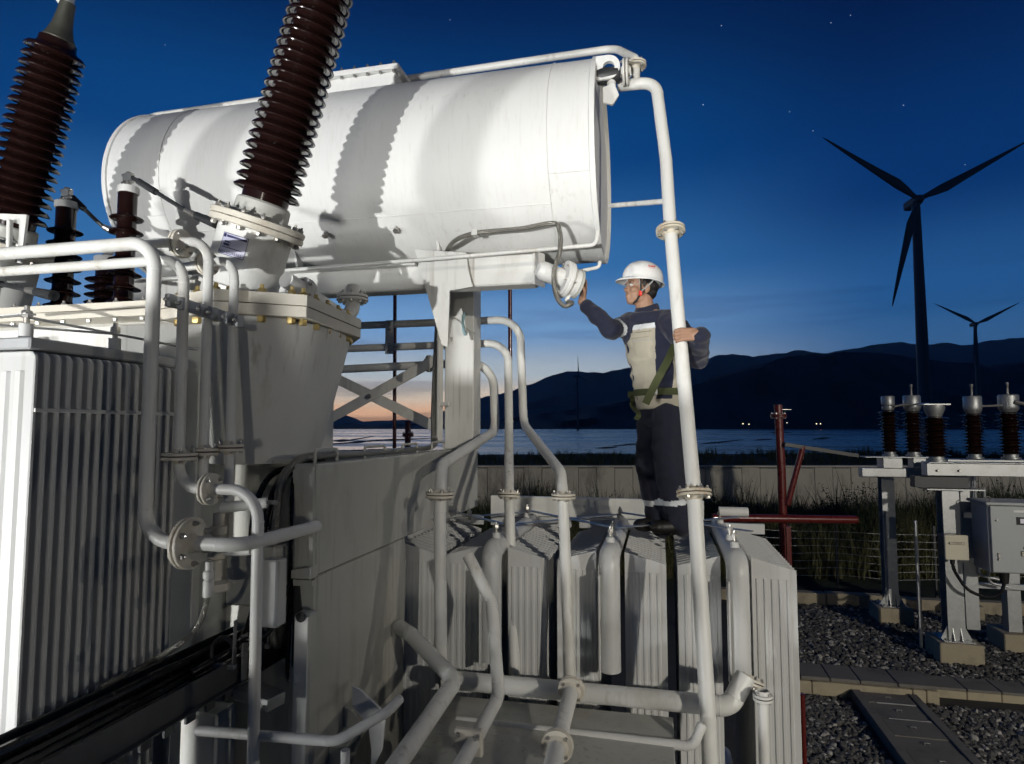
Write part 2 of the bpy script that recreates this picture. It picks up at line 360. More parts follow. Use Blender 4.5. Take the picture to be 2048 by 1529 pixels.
# =================================================================== SETTING
GROUND = mat('yard_soil', (.040, .038, .034), .95, var=.45, vscale=3, bump=.6, bscale=30, dirt=(.016, .015, .014), dirt_amt=.8, dscale=9)
EARTH = mat('bank_earth', (.020, .030, .014), .95, var=.5, vscale=1.2, bump=.6, bscale=8)
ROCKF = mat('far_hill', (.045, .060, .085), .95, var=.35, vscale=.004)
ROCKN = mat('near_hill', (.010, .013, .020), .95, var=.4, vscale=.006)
MUD = mat('mud_bank', (.010, .011, .014), .95)
def water_mat():
    m = mat('dusk_water', (.030, .085, .16), .22, spec=.6)
    N = m.node_tree.nodes; L = m.node_tree.links; b = N['Principled BSDF']
    tc = N.new('ShaderNodeTexCoord'); mp = N.new('ShaderNodeMapping'); mp.inputs['Rotation'].default_value = (0, 0, -YAW); mp.inputs['Scale'].default_value = (.05, .22, 1)
    L.new(tc.outputs['Object'], mp.inputs[0])
    nz = N.new('ShaderNodeTexNoise'); nz.inputs['Scale'].default_value = 1.0; nz.inputs['Detail'].default_value = 5; L.new(mp.outputs[0], nz.inputs[0])
    bp = N.new('ShaderNodeBump'); bp.inputs['Strength'].default_value = .5; bp.inputs['Distance'].default_value = .6
    L.new(nz.outputs[0], bp.inputs['Height']); L.new(bp.outputs[0], b.inputs['Normal'])
    m3 = N.new('ShaderNodeMapping'); m3.inputs['Rotation'].default_value = (0, 0, -YAW + .05); m3.inputs['Scale'].default_value = (.006, .035, 1); L.new(tc.outputs['Object'], m3.inputs[0])
    n3 = N.new('ShaderNodeTexNoise'); n3.inputs['Scale'].default_value = 1.0; n3.inputs['Detail'].default_value = 6; L.new(m3.outputs[0], n3.inputs[0])
    r3 = N.new('ShaderNodeMapRange'); r3.inputs[1].default_value = .4; r3.inputs[2].default_value = .62; r3.inputs[3].default_value = .14; r3.inputs[4].default_value = .34; L.new(n3.outputs[0], r3.inputs[0]); L.new(r3.outputs[0], b.inputs['Roughness'])
    return m
WATER = water_mat(); WZ = -1.7

def grid_sheet(rs, ds, zf):
    m = MB(); vs = [cw(r, d, zf(r, d)) for d in ds for r in rs]; n = len(rs); fs = []
    for j in range(len(ds) - 1):
        for i in range(n - 1): fs.append((j * n + i, j * n + i + 1, (j + 1) * n + i + 1, (j + 1) * n + i))
    return m.add(vs, fs)
def gz(r, d):
    if d < 21: return 0.0
    t = min(1, max(0, (d - 45) / 70)); hump = math.sin(math.pi * min(1, max(0, (d - 22) / 46))) ** .8
    return -.2 * min(1, (d - 21) / 3) + hump * (1.45 + .35 * noise.noise(V((r * .07, d * .05, 0))) + .12 * noise.noise(V((r * .4, d * .3, 2)))) - 3.0 * t * t
struct('ground', grid_sheet([-400, -150, -60] + list(range(-40, 61, 2)) + [80, 150, 400], [-200, -60, -20, 0, 10, 21, 23, 26, 29, 32, 35, 38, 41, 44, 48, 52, 58, 64, 70, 78, 85, 95, 105, 112, 125], gz), EARTH, smooth=True)
yard = MB().add([V((-30, -60, .004)), V((40, -60, .004)), V((40, 13.2, .004)), V((-30, 13.2, .004))], [(0, 1, 2, 3)])
struct('gravel_yard', yard, GROUND, smooth=False)
struct('water', MB().add([cw(-9000, 60, WZ), cw(9000, 60, WZ), cw(9000, 7200, WZ), cw(-9000, 7200, WZ)], [(0, 1, 2, 3)]), WATER, smooth=False)

def mud_bar(pts, seed):
    rnd = random.Random(seed); m = MB(); top = []; n = 40
    us = [pts[0][0] + (pts[-1][0] - pts[0][0]) * i / n for i in range(n + 1)]
    def vv(u):
        for a, b in zip(pts, pts[1:]):
            if a[0] <= u <= b[0]: return a[1] + (b[1] - a[1]) * (u - a[0]) / (b[0] - a[0])
        return pts[-1][1]
    vs = []; fs = []
    for i, u in enumerate(us):
        w = math.sin(math.pi * i / n) ** .6 * 2.6 + .1; w *= .55 + .9 * abs(noise.noise(V((u * .03, seed, 0))))
        c = vv(u)
        a, b = at(u, c + w, z=WZ), at(u, c - w, z=WZ)
        vs += [V((a.x, a.y, WZ - .02)), lerp(a, b, .5) + V((0, 0, .10 + .10 * rnd.random())), V((b.x, b.y, WZ - .02))]
    for i in range(n):
        for k in (0, 1): fs.append((3 * i + k, 3 * i + 3 + k, 3 * i + 4 + k, 3 * i + 1 + k))
    return struct('mud_bank', m.add(vs, fs), MUD, smooth=True)
for k, p in enumerate([[(596, 895), (660, 889), (760, 881), (870, 877)], [(604, 905), (680, 903), (790, 898)], [(640, 884), (700, 881), (748, 873)], [(1403, 888), (1440, 885), (1484, 880)],
                       [(1505, 881), (1545, 879)], [(1225, 893), (1262, 889), (1300, 888)], [(1190, 897), (1235, 895)], [(1625, 879), (1660, 876)], [(1540, 866), (1580, 865)], [(1275, 871), (1300, 870)]]): mud_bar(p, k)
# rows of thin net stakes far out on the water
st = MB()
for k in range(520):
    u = random.uniform(600, 1750); v = random.choice((859.5, 862, 865.5)) + random.uniform(-.4, .4)
    p = at(u, v, z=WZ); h = random.uniform(.9, 1.8); st.box(p.x - .09, p.x + .09, p.y - .09, p.y + .09, WZ - .1, WZ + h, .01)
tag(st.build('net_stakes', DARK), 'distant rows of thin dark net stakes out on the water', None, kind='stuff')

def ridge(name, prof, d, material, wid, seed, label):
    m = MB(); us = [i for i in range(-900, 3000, 9)]; vs = []; fs = []
    def pv(u):
        if u <= prof[0][0]: return prof[0][1]
        for a, b in zip(prof, prof[1:]):
            if a[0] <= u <= b[0]:
                t = (u - a[0]) / (b[0] - a[0]); t = t * t * (3 - 2 * t) * .5 + t * .5; return a[1] + (b[1] - a[1]) * t
        return prof[-1][1]
    rows = [(-1.0, 0), (-.82, .16), (-.62, .36), (-.42, .55), (-.22, .78), (-.08, .94), (0, 1), (.25, .8), (.8, .2), (1.2, 0)]
    for u in us:
        c = pv(u); q = (u - CXP) / FPX
        jag = .8 * noise.noise(V((u * .021, seed, 0))) + 2.0 * noise.noise(V((u * .06, seed, 3))) + 1.2 * noise.noise(V((u * .2, seed, 5)))
        c += jag * min(1, (858 - c) / 40)
        hz = max(2, (855 - c) / FPX * d)
        for (k, h) in rows:
            dd = d + k * wid; z = hz * h
            if 0 < h < 1: z *= 1 + .45 * (1 - h) * noise.noise(V((u * .012 + k * 2, seed * 3 + k * 3, 1))); dd += .2 * wid * noise.noise(V((u * .018, seed + k * 4, 7)))
            vs.append(cw(q * d + (q * .15) * (dd - d), dd, WZ - 1.5 + z + (EYE - WZ) * h))
    n = len(rows)
    for i in range(len(us) - 1):
        for k in range(n - 1): fs.append((i * n + k, (i + 1) * n + k, (i + 1) * n + k + 1, i * n + k + 1))
    struct(name, m.add(vs, fs), material, label, smooth=True)
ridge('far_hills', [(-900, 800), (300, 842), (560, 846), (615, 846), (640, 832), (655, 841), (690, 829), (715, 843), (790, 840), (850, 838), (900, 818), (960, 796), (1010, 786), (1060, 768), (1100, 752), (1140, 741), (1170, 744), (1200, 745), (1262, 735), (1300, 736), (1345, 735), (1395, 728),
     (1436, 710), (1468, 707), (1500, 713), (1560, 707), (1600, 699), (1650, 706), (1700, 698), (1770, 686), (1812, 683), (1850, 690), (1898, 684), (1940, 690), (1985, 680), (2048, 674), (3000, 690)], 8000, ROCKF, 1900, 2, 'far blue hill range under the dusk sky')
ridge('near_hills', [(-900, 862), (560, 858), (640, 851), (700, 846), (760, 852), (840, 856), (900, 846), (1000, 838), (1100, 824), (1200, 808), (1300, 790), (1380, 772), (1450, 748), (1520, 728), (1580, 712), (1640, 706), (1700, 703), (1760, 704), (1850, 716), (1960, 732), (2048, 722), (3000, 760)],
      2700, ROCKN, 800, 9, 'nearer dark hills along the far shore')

# stars
st = MB()
for (u, v, s) in [(1443, 52, 1), (1662, 46, .9), (1701, 31, .9), (1406, 210, 1.3), (1807, 211, .9), (1579, 224, .7), (1626, 262, .7), (1455, 424, .6), (1540, 120, .6), (900, 40, .6), (330, 90, .6), (1930, 330, .6)]:
    c = at(u, v, d=12000.); st.lathe([(.3, -6), (6 * s, 0), (.3, 6)], c, (0, 0, 1), 6)
STARM = emis('star_glow', (.9, .95, 1), 2.2)
tag(st.build('stars', STARM), 'tiny white evening stars scattered over the dark blue sky', None, kind='stuff')
# lamps on the far shore
SHL = emis('shore_lamp_glow', (1, .82, .55), 3)
for (u, v, s, lb) in [(1486, 848, 1.2, 'left one of the paired warm shore lamps beyond the water'), (1498, 849, .9, 'right one of the paired warm shore lamps beyond the water'), (1574, 846, .6, 'small lone shore lamp left of the bright pair by the red post'),
                      (1633, 848, 1.1, 'left lamp of the shore pair right of the red post'), (1641, 848, 1.0, 'right lamp of the shore pair right of the red post'), (655, 868, .8, 'bright lamp on the far shore between the white braces'), (643, 869, .5, 'faint lamp left of the bright one between the white braces')]:
    p = at(u, v, d=1700.); t = thing('shore_lamp', lb, 'lamp', V((p.x, p.y, WZ)), 'lamps on the far shore')
    MB().cyl(V((p.x, p.y, WZ - 1)), p, .35, .25, 8).build('post', DARK, t)
    MB().lathe([(.4, -.9), (1.3 * s, -.4), (1.3 * s, .5), (.5, 1.1)], p, (0, 0, 1), 10).build('lamp_head', SHL, t)

# wind turbines ---------------------------------------------------------
TURB = mat('turbine_paint', (.10, .115, .14), .6, var=.1, vscale=.2)
def turbine(u, v, hub_h, blade, angles, label, yawd, base_z=WZ - 1, facing=1):
    d = hub_h_to_d = (hub_h - EYE) * FPX / (855 - v); hub = at(u, v, d=d); base = V((hub.x, hub.y, base_z))
    t = thing('wind_turbine', label, 'wind turbine', base, 'wind turbines standing in the shallows')
    fdir = (-_FH * math.cos(R_(yawd)) + _RH * math.sin(R_(yawd))).normalized()    # rotor faces the viewer, turned a little
    tw = MB(); tc_ = hub - fdir * 2.6 * blade / 45; tc_.z = hub.z - 1.6
    tb = V((tc_.x, tc_.y, base_z)); H = tc_.z - base_z; s = blade / 45
    tw.lathe([(2.5 * s, 0), (2.35 * s, H * .25), (2.0 * s, H * .6), (1.55 * s, H)], tb, (0, 0, 1), 28); tw.build('tower', TURB, t)
    na = MB(); x, y, a = frame(fdir); M = Matrix((x, y, a)).transposed().to_4x4(); M.translation = hub - fdir * 1.2 * s
    na.box(-1.7 * s, 1.7 * s, -1.8 * s, 1.8 * s, -8.5 * s, .6 * s, .6 * s, M); na.build('nacelle', TURB, t)
    hb = MB().lathe([(1.75 * s, -1.2 * s), (1.9 * s, 0), (1.5 * s, 1.3 * s), (.7 * s, 2.2 * s), (.1, 2.5 * s)], hub, fdir, 20); hb.build('hub', TURB, t)
    side = V((0, 0, 1)).cross(fdir).normalized()
    for an in angles:                       # angle measured in the rotor disc, anticlockwise from +right as seen by the viewer
        vr = -side if side.dot(_RH) < 0 else side
        ax = (vr * math.cos(R_(an)) + V((0, 0, 1)) * math.sin(R_(an))).normalized(); ch = ax.cross(fdir).normalized()
        prof = [(.0, .9, .9), (.05, 1.0, .9), (.12, 1.5, .7), (.22, 1.95, .5), (.4, 1.5, .32), (.65, 1.0, .2), (.88, .55, .11), (.97, .3, .06), (1.0, .06, .03)]
        vs = []; fs = []; n = 12
        for (f, c, th) in prof:
            o = hub + ax * (f * blade + 1.0 * s) + fdir * (f * f * 1.5 * s); tw_ = R_(16 * (1 - f)); cdv = ch * math.cos(tw_) + fdir * math.sin(tw_); td = ax.cross(cdv)
            for i in range(n):
                q = 2 * math.pi * i / n; vs.append(o + cdv * (c * s * (math.cos(q) + .35 * min(1, f * 6))) + td * (th * s * math.sin(q)))
        for j in range(len(prof) - 1):
            for i in range(n): fs.append((j * n + i, j * n + (i + 1) % n, (j + 1) * n + (i + 1) % n, (j + 1) * n + i))
        fs.append(tuple(range(n))); fs.append(tuple((len(prof) - 1) * n + i for i in range(n)))
        MB().add(vs, fs).build('blade', TURB, t)
turbine(1838, 399, 95, 45.5, (28, 144, 254), 'tall dark wind turbine nearest, behind the brown insulators on the right', -6)
turbine(1953, 648, 95, 39, (27, 152, 263), 'second wind turbine at the right edge beyond the tallest one', -6)
turbine(1157, 752, 95, 39, (98, 236, 350), 'faint small wind turbine far off against the hills beside the worker', 60)

# perimeter wall ----------------------------------------------------------
wl = thing('perimeter_wall', 'pale concrete panel wall behind the weeds at the yard edge', 'wall', cw(6, 20.4))
pw = .575
for k in range(62):
    r = -14 + k * pw; h = 2.02 + .012 * math.sin(k * 3.1); m = MB(); dd = .02 * noise.noise(V((k * .7, 0, 0)))
    x, y, a = _RH, _FH, V((0, 0, 1)); M = Matrix((x, y, a)).transposed().to_4x4(); M.translation = cw(r, 20.4 + dd)
    m.box(.006, pw - .006, 0, .14, -.5, h, .008, M); m.build('wall_panel', WALLC, wl, smooth=False)
mm = MB(); M = Matrix((_RH, _FH, V((0, 0, 1)))).transposed().to_4x4(); M.translation = cw(-14, 20.36); mm.box(0, 62 * pw, -.02, .24, 2.04, 2.10, .01, M)
mm.build('coping', WALLC, wl, smooth=False)

# weeds and shrubs -----------------------------------------------------
GRASS = mat('weed_grass', (.095, .092, .038), .8, var=.6, vscale=1.1)
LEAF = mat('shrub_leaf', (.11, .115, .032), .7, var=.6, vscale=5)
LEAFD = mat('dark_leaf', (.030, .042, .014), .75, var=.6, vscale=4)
STEM = mat('stem', (.06, .045, .025), .8)
def weeds(n, rr, dr, hmul, name, label, material, seed):
    rnd = random.Random(seed); vs = []; fs = []
    for k in range(n):
        r = rnd.uniform(*rr); d = rnd.uniform(*dr)
        den = noise.noise(V((r * .55, d * .5, seed))) + .45 * noise.noise(V((r * 1.7, d * 1.5, seed + 4)))
        if den < -.30: continue
        h = (.55 + 1.15 * max(0, den + .3)) * hmul * rnd.uniform(.6, 1.25); c = cw(r, d, gz(r, d) - .02)
        for b in range(6):
            an = rnd.uniform(0, 6.283); le = rnd.uniform(.05, .5) * h; w = rnd.uniform(.006, .017); o = c + V((rnd.uniform(-.07, .07), rnd.uniform(-.07, .07), 0))
            dv = V((math.cos(an), math.sin(an), 0)); sv = V((-dv.y, dv.x, 0)) * w; hh = h * rnd.uniform(.5, 1.0)
            i = len(vs); mid = o + dv * le * .35 + V((0, 0, hh * .6)); tip = o + dv * le + V((0, 0, hh))
            vs += [o - sv, o + sv, mid + sv * .8, mid - sv * .8, tip]; fs += [(i, i + 1, i + 2, i + 3), (i + 3, i + 2, i + 4)]
            if rnd.random() < .45:
                for q in range(3):
                    t = rnd.uniform(.3, 1); p = o.lerp(tip, t); s = rnd.uniform(.015, .04); e = V((rnd.uniform(-1, 1), rnd.uniform(-1, 1), rnd.uniform(-.4, .8))).normalized() * s * 1.7; g = e.cross(V((0, 0, 1))).normalized() * s * .5
                    i = len(vs); vs += [p, p + e * .5 + g, p + e, p + e * .5 - g]; fs.append((i, i + 1, i + 2, i + 3))
    me = bpy.data.meshes.new(name); me.from_pydata([tuple(p) for p in vs], [], fs); me.materials.append(material)
    tag(put(name, me), label, None, kind='stuff')
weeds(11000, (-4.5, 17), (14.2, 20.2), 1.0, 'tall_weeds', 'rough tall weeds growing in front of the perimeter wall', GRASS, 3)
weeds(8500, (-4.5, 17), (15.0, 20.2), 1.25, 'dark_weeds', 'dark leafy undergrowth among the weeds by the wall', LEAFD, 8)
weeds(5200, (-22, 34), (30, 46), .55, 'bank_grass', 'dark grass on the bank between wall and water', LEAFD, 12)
def shrub(u, dd, h, w, label, material, seed, n=420):
    rnd = random.Random(seed); q = (u - CXP) / FPX; c = cw(q * dd, dd, 0); t = thing('wild_shrub', label, 'shrub', c, 'shrubs growing wild by the wall')
    sm = MB(); tips = []
    for k in range(11):
        an = rnd.uniform(0, 6.283); sp = rnd.uniform(.2, 1) * w; tip = c + V((math.cos(an) * sp, math.sin(an) * sp, h * rnd.uniform(.6, 1))); mid = c.lerp(tip, .5) + V((0, 0, h * .12)); tips.append((mid, tip))
        sm.tube([c, mid, tip], .01, 5, radii=[.014, .009, .003])
    sm.build('stems', STEM, t)
    vs = []; fs = []
    for k in range(n):
        mid, tip = rnd.choice(tips); s = rnd.random(); p = mid.lerp(tip, s) if rnd.random() < .75 else c.lerp(mid, .4 + .6 * s)
        p = p + V((rnd.gauss(0, .06), rnd.gauss(0, .06), rnd.gauss(0, .05))); L_ = rnd.uniform(.04, .085)
        e = V((rnd.uniform(-1, 1), rnd.uniform(-1, 1), rnd.uniform(-.5, .9))).normalized() * L_; g = e.cross(V((rnd.uniform(-.4, .4), rnd.uniform(-.4, .4), 1))).normalized() * L_ * .34
        i = len(vs); vs += [p, p + e * .45 + g, p + e, p + e * .45 - g]; fs.append((i, i + 1, i + 2, i + 3))
    me = bpy.data.meshes.new('leaves'); me.from_pydata([tuple(p) for p in vs], [], fs); me.materials.append(material); put('leaves', me, t)
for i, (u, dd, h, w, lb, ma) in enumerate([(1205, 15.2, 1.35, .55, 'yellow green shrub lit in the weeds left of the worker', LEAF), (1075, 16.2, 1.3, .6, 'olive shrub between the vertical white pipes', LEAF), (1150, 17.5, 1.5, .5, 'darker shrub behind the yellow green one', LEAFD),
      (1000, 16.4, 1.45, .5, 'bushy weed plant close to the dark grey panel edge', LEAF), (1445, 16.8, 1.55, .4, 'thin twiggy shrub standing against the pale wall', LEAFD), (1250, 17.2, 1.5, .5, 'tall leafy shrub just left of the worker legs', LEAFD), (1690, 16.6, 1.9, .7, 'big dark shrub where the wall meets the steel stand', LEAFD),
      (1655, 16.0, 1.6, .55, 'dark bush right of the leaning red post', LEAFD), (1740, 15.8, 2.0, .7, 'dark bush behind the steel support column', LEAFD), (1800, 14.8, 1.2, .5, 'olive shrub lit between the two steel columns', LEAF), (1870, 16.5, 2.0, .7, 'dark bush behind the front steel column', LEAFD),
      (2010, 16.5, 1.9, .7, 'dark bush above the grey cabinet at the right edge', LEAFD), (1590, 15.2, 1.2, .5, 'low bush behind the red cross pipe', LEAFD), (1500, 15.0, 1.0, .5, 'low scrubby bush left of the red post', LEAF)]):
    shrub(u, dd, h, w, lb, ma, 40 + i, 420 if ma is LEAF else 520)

# gravel ------------------------------------------------------------------
GRAV = mat('gravel_stone', (.085, .083, .080), .85, var=.6, vscale=26, bump=.2, bscale=120)
GRAVL = mat('pale_gravel_stone', (.33, .32, .30), .8, var=.4, vscale=26, bump=.2, bscale=120)
def gravel(n, xr, yr, name, label, smin, smax, seed, skip):
    rnd = random.Random(seed)
    t = (1 + 5 ** .5) / 2; iv = [V(p).normalized() for p in [(-1, t, 0), (1, t, 0), (-1, -t, 0), (1, -t, 0), (0, -1, t), (0, 1, t), (0, -1, -t), (0, 1, -t), (t, 0, -1), (t, 0, 1), (-t, 0, -1), (-t, 0, 1)]]
    fi = [(0, 11, 5), (0, 5, 1), (0, 1, 7), (0, 7, 10), (0, 10, 11), (1, 5, 9), (5, 11, 4), (11, 10, 2), (10, 7, 6), (7, 1, 8), (3, 9, 4), (3, 4, 2), (3, 2, 6), (3, 6, 8), (3, 8, 9), (4, 9, 5), (2, 4, 11), (6, 2, 10), (8, 6, 7), (9, 8, 1)]
    proto = []
    for k in range(24):
        proto.append([V((p.x * rnd.uniform(.7, 1.35), p.y * rnd.uniform(.7, 1.35), p.z * rnd.uniform(.5, .85))) for p in iv])
    vs = []; fs = []
    for k in range(n):
        x, y = rnd.uniform(*xr), rnd.uniform(*yr)
        if skip(x, y): continue
        s = rnd.uniform(smin, smax) * (1.35 if rnd.random() < .12 else 1); q = Euler((rnd.uniform(-.5, .5), rnd.uniform(-.5, .5), rnd.uniform(0, 6.28))).to_matrix() * s; o = V((x, y, s * rnd.uniform(.1, .7) + .02 * noise.noise(V((x * 2, y * 2, 0)))))
        i = len(vs); vs += [tuple(q @ p + o) for p in proto[k % 24]]; fs += [(a + i, b + i, c + i) for a, b, c in fi]
    me = bpy.data.meshes.new(name); me.from_pydata(vs, [], fs); me.materials.append(GRAV); me.materials.append(GRAVL)
    me.polygons.foreach_set('material_index', [1 if (k // 20) * 2654435761 % 97 < 17 else 0 for k in range(len(fs))]); tag(put(name, me), label, None, kind='stuff')
def in_trench(x, y): return 2.15 < x < 3.02 and y < 8.9
def in_kerb(x, y): return 8.7 < y < 9.45
gravel(11500, (1.2, 4.6), (6.2, 8.75), 'gravel_stones', 'crushed grey stone gravel along the cable trench', .016, .034, 5, in_trench)
gravel(15000, (1.4, 7.5), (9.3, 13.1), 'gravel_bed', 'crushed grey stone gravel around the steel supports', .018, .036, 6, lambda x, y: in_kerb(x, y) or x > 1.4 + (y - 6) * .85)

# kerbs, walkway slabs, cable trench ----------------------------------------
walk = tag(thing('walkway', None, None, (2, 9.1, 0)), 'raised walkway of dark square slabs on a pale concrete kerb', 'walkway')
xs = [1.2, 1.66, 2.0, 2.34, 2.76, 3.19]
for a, b in zip(xs, xs[1:]):
    MB().box(a + .006, b - .006, 8.84, 9.33, .16, .205, .006).build('slab', CONCD, walk, smooth=False)
for a, b in zip([1.2, 1.78, 2.9, 3.05], [1.78, 2.9, 3.05, 3.19]):
    MB().box(a + .003, b - .003, 8.80, 9.36, -.05, .158, .01).build('kerb_stone', CONC, walk, smooth=False)
kb = tag(thing('kerb', None, None, (4, 9.2, 0)), 'lower pale kerb continuing right from the slab walkway', 'kerb')
xs = [3.196, 3.58, 3.95, 4.32, 4.69, 5.06, 5.43, 5.8]
for a, b in zip(xs, xs[1:]):
    MB().box(a + .003, b - .003, 9.06, 9.44, -.05, .095, .008).build('kerb_stone', CONC, kb, smooth=False)
    MB().box(a + .005, b - .005, 9.05, 9.45, .097, .13, .006).build('slab', CONCD, kb, smooth=False)
fk = tag(thing('kerb', None, None, (4, 13.3, 0)), 'far weathered kerb line between gravel and weeds', 'kerb')
for k in range(9):
    a = 1.0 + k * .98; MB().box(a + .006, a + .97, 13.15, 13.35, -.05, .2 + .015 * (k % 3), .012).build('kerb_stone', CONC, fk, smooth=False)
tr = tag(thing('cable_trench', None, None, (2.6, 7.5, 0)), 'cable trench with dark concrete lids running toward the kerb', 'trench')
MB().box(2.22, 2.32, 3.5, 8.78, -.1, .118, .006).build('side_wall', CONCD, tr, smooth=False)
MB().box(2.84, 2.94, 3.5, 8.78, -.1, .118, .006).build('side_wall', CONCD, tr, smooth=False)
y = 8.76; k = 0
while y > 4:
    ln = .42 if k % 3 else .3
    ld = MB().box(2.325, 2.835, y - ln + .007, y, .02, .106 - .006 * (k % 2), .005).build('trench_lid', CONCD, tr, smooth=False)
    hk = MB(); hk.tube([V((2.55, y - ln * .5, .09)), V((2.553, y - ln * .5, .122)), V((2.60, y - ln * .5, .122)), V((2.603, y - ln * .5, .09))], .006, 6); hk.build('lifting_loop', STEEL, ld)
    if k in (1, 2, 5): MB().box(2.40, 2.82, y - .008, y + .001, .10, .113, .002).build('steel_edge', GALV, ld, smooth=False)
    y -= ln; k += 1

# =================================================================== RIGHT-HAND SWITCHGEAR
def pedestal(cx, y0, w, h, label):
    t = MB().box(cx - w / 2, cx + w / 2, y0, y0 + w, -.1, h, .012).build('concrete_pedestal', CONC, None, smooth=False)
    return tag(t, label, 'pedestal', 'concrete pedestals of the steel supports')
pedestal(3.80, 12.12, .54, .27, 'square concrete pedestal under the slim rear steel column')
pedestal(4.04, 10.30, .55, .29, 'largest concrete pedestal, nearest, under the front steel column')
pedestal(5.12, 12.58, .36, .27, 'small concrete pedestal partly hidden behind the front column')
pedestal(5.16, 11.02, .56, .27, 'concrete pedestal at the right edge below the grey cabinet')
def hcolumn(parent, cx, cy, z0, z1, w, name='column'):
    m = MB(); t = .012
    m.box(cx - w / 2, cx + w / 2, cy - w / 2, cy - w / 2 + t, z0, z1, .002); m.box(cx - w / 2, cx + w / 2, cy + w / 2 - t, cy + w / 2, z0, z1, .002)
    m.box(cx - t / 2, cx + t / 2, cy - w / 2 + t, cy + w / 2 - t, z0, z1, .001); return m.build(name, GALV, parent)
def base_plate(parent, cx, cy, z, w):
    b = MB().box(cx - w / 2, cx + w / 2, cy - w / 2, cy + w / 2, z, z + .018, .003).build('base_plate', GALV, parent)
    for sx in (-1, 1):
        MB().prism([(0, 0), (.10, 0), (.0, .2)], V((cx + sx * .10, cy - .08, z + .018)), (sx, 0, 0), (0, 0, 1), .01).build('stiffener', GALV, parent)
        for sy in (-1, 1): put('bolt', bolt_mesh(.014, .03), b, Matrix.Translation((cx + sx * w * .42, cy + sy * w * .42, z + .012)))
    for k in (-.05, .05): MB().prism([(0, 0), (.07, 0), (.0, .2)], V((cx + k, cy - .095, z + .018)), (0, -1, 0), (0, 0, 1), .01).build('stiffener', GALV, parent)
r = thing('steel_support', 'slim galvanised column of the rear insulator stand', 'steel column', (3.80, 12.37, .27), 'galvanised steel supports')
hcolumn(r, 3.80, 12.37, .288, 2.44, .2); base_plate(r, 3.80, 12.37, .27, .36)
MB().box(3.40, 4.9, 12.26, 12.48, 2.44, 2.60, .006).build('cross_beam', GALV, r)
MB().box(3.72, 4.02, 12.2, 12.54, 2.605, 2.78, .006).build('bracket_box', GALV, r); MB().box(3.45, 4.75, 12.22, 12.52, 2.782, 2.80, .003).build('top_plate', GALV, r)
MB().box(4.2, 4.4, 12.24, 12.5, 2.605, 2.78, .006).build('bracket_box', GALV, r)
r = thing('steel_support', 'thick galvanised column of the front insulator stand with long beam', 'steel column', (4.04, 10.5, .29), 'galvanised steel supports')
hcolumn(r, 4.04, 10.55, .308, 2.40, .22); base_plate(r, 4.04, 10.55, .29, .40)
hcolumn(r, 4.42, 10.95, .35, 2.60, .18, 'rear_column')
MB().box(3.72, 4.46, 10.38, 10.75, 2.402, 2.425, .003).build('cap_plate', GALV, r)
MB().box(3.60, 4.30, 10.48, 10.66, 2.43, 2.60, .004).build('packer', DARK, r)
bmx = MB().box(3.72, 6.6, 10.36, 10.56, 2.61, 2.79, .008).build('main_beam', GALV, r)
for dx in (.09, .32): put('bolt', bolt_mesh(.018, .03), bmx, align((0, 1, 0), (3.75 + dx * 1.2, 10.36, 2.69)))
MB().box(3.74, 6.4, 10.33, 10.62, 2.793, 2.805, .002).build('top_plate', GALV, r)
MB().box(4.18, 4.75, 10.40, 10.46, 2.02, 2.10, .004).build('cabinet_arm', GALV, r); MB().box(4.1, 4.75, 10.40, 10.46, 1.40, 1.47, .004).build('cabinet_arm', GALV, r)
MB().box(4.25, 6.0, 11.0, 11.06, .92, 1.0, .004).build('low_rail', GALV, r)
r = thing('steel_support', 'short galvanised post at the right edge carrying the grey cabinet', 'steel column', (5.1, 11.2, .27), 'galvanised steel supports')
MB().box(5.0, 5.18, 11.15, 11.33, .27, 1.45, .004).build('column', GALV, r)
def post_insulator(cx, cy, z0, z1, rs, head, label, group='brown porcelain post insulators on the steel stand', nsh=13):
    t = thing('post_insulator', label, 'insulator', (cx, cy, z0), group); h = z1 - z0; hb, ht = .075, .0
    MB().lathe([(rs * .72, 0), (rs * .72, .03), (rs * .55, .035), (rs * .55, hb)], (cx, cy, z0), n=24).build('base_fitting', GALV, t)
    pr = [(rs * .5, hb)]; zz = hb; L = h - hb - .2; p = L / nsh
    for k in range(nsh):
        b = hb + k * p; ro = rs * (1 if k % 2 == 0 else .84)
        pr += [(rs * .52, b + p * .1), (ro * .97, b + p * .34), (ro, b + p * .42), (ro * .95, b + p * .5), (rs * .55, b + p * .85)]
    pr.append((rs * .5, hb + L)); MB().lathe(pr, (cx, cy, z0), n=28).build('porcelain_body', PORC, t, ang=50)
    zt = z0 + hb + L
    if head == 'can':
        MB().lathe([(rs * .52, 0), (rs * .6, .03), (rs * .6, .07), (rs * .52, .075), (rs * .62, .09), (rs * .64, .11), (rs * .64, .235), (rs * .58, .25), (.01, .255)], (cx, cy, zt), n=24).build('metal_head', GALV, t)
    elif head == 'canrod':
        MB().lathe([(rs * .55, 0), (rs * .7, .04), (rs * .76, .06), (rs * .78, .09), (rs * .78, .26), (rs * .70, .28), (.01, .285)], (cx, cy, zt), n=24).build('metal_head', GALV, t)
        MB().lathe([(.016, .28), (.016, .42), (.022, .43), (.022, .47), (.01, .475)], (cx, cy, zt), n=10).build('terminal_rod', STEEL, t)
    elif head == 'tray':
        MB().lathe([(rs * .5, 0), (rs * .55, .03), (rs * .72, .10), (rs * .74, .16)], (cx, cy, zt), n=24).build('metal_head', GALV, t)
        MB().box(cx - rs * .95, cx + rs * .95, cy - rs * .6, cy + rs * .6, zt + .162, zt + .185, .003).build('terminal_pad', GALV, t)
    return zt
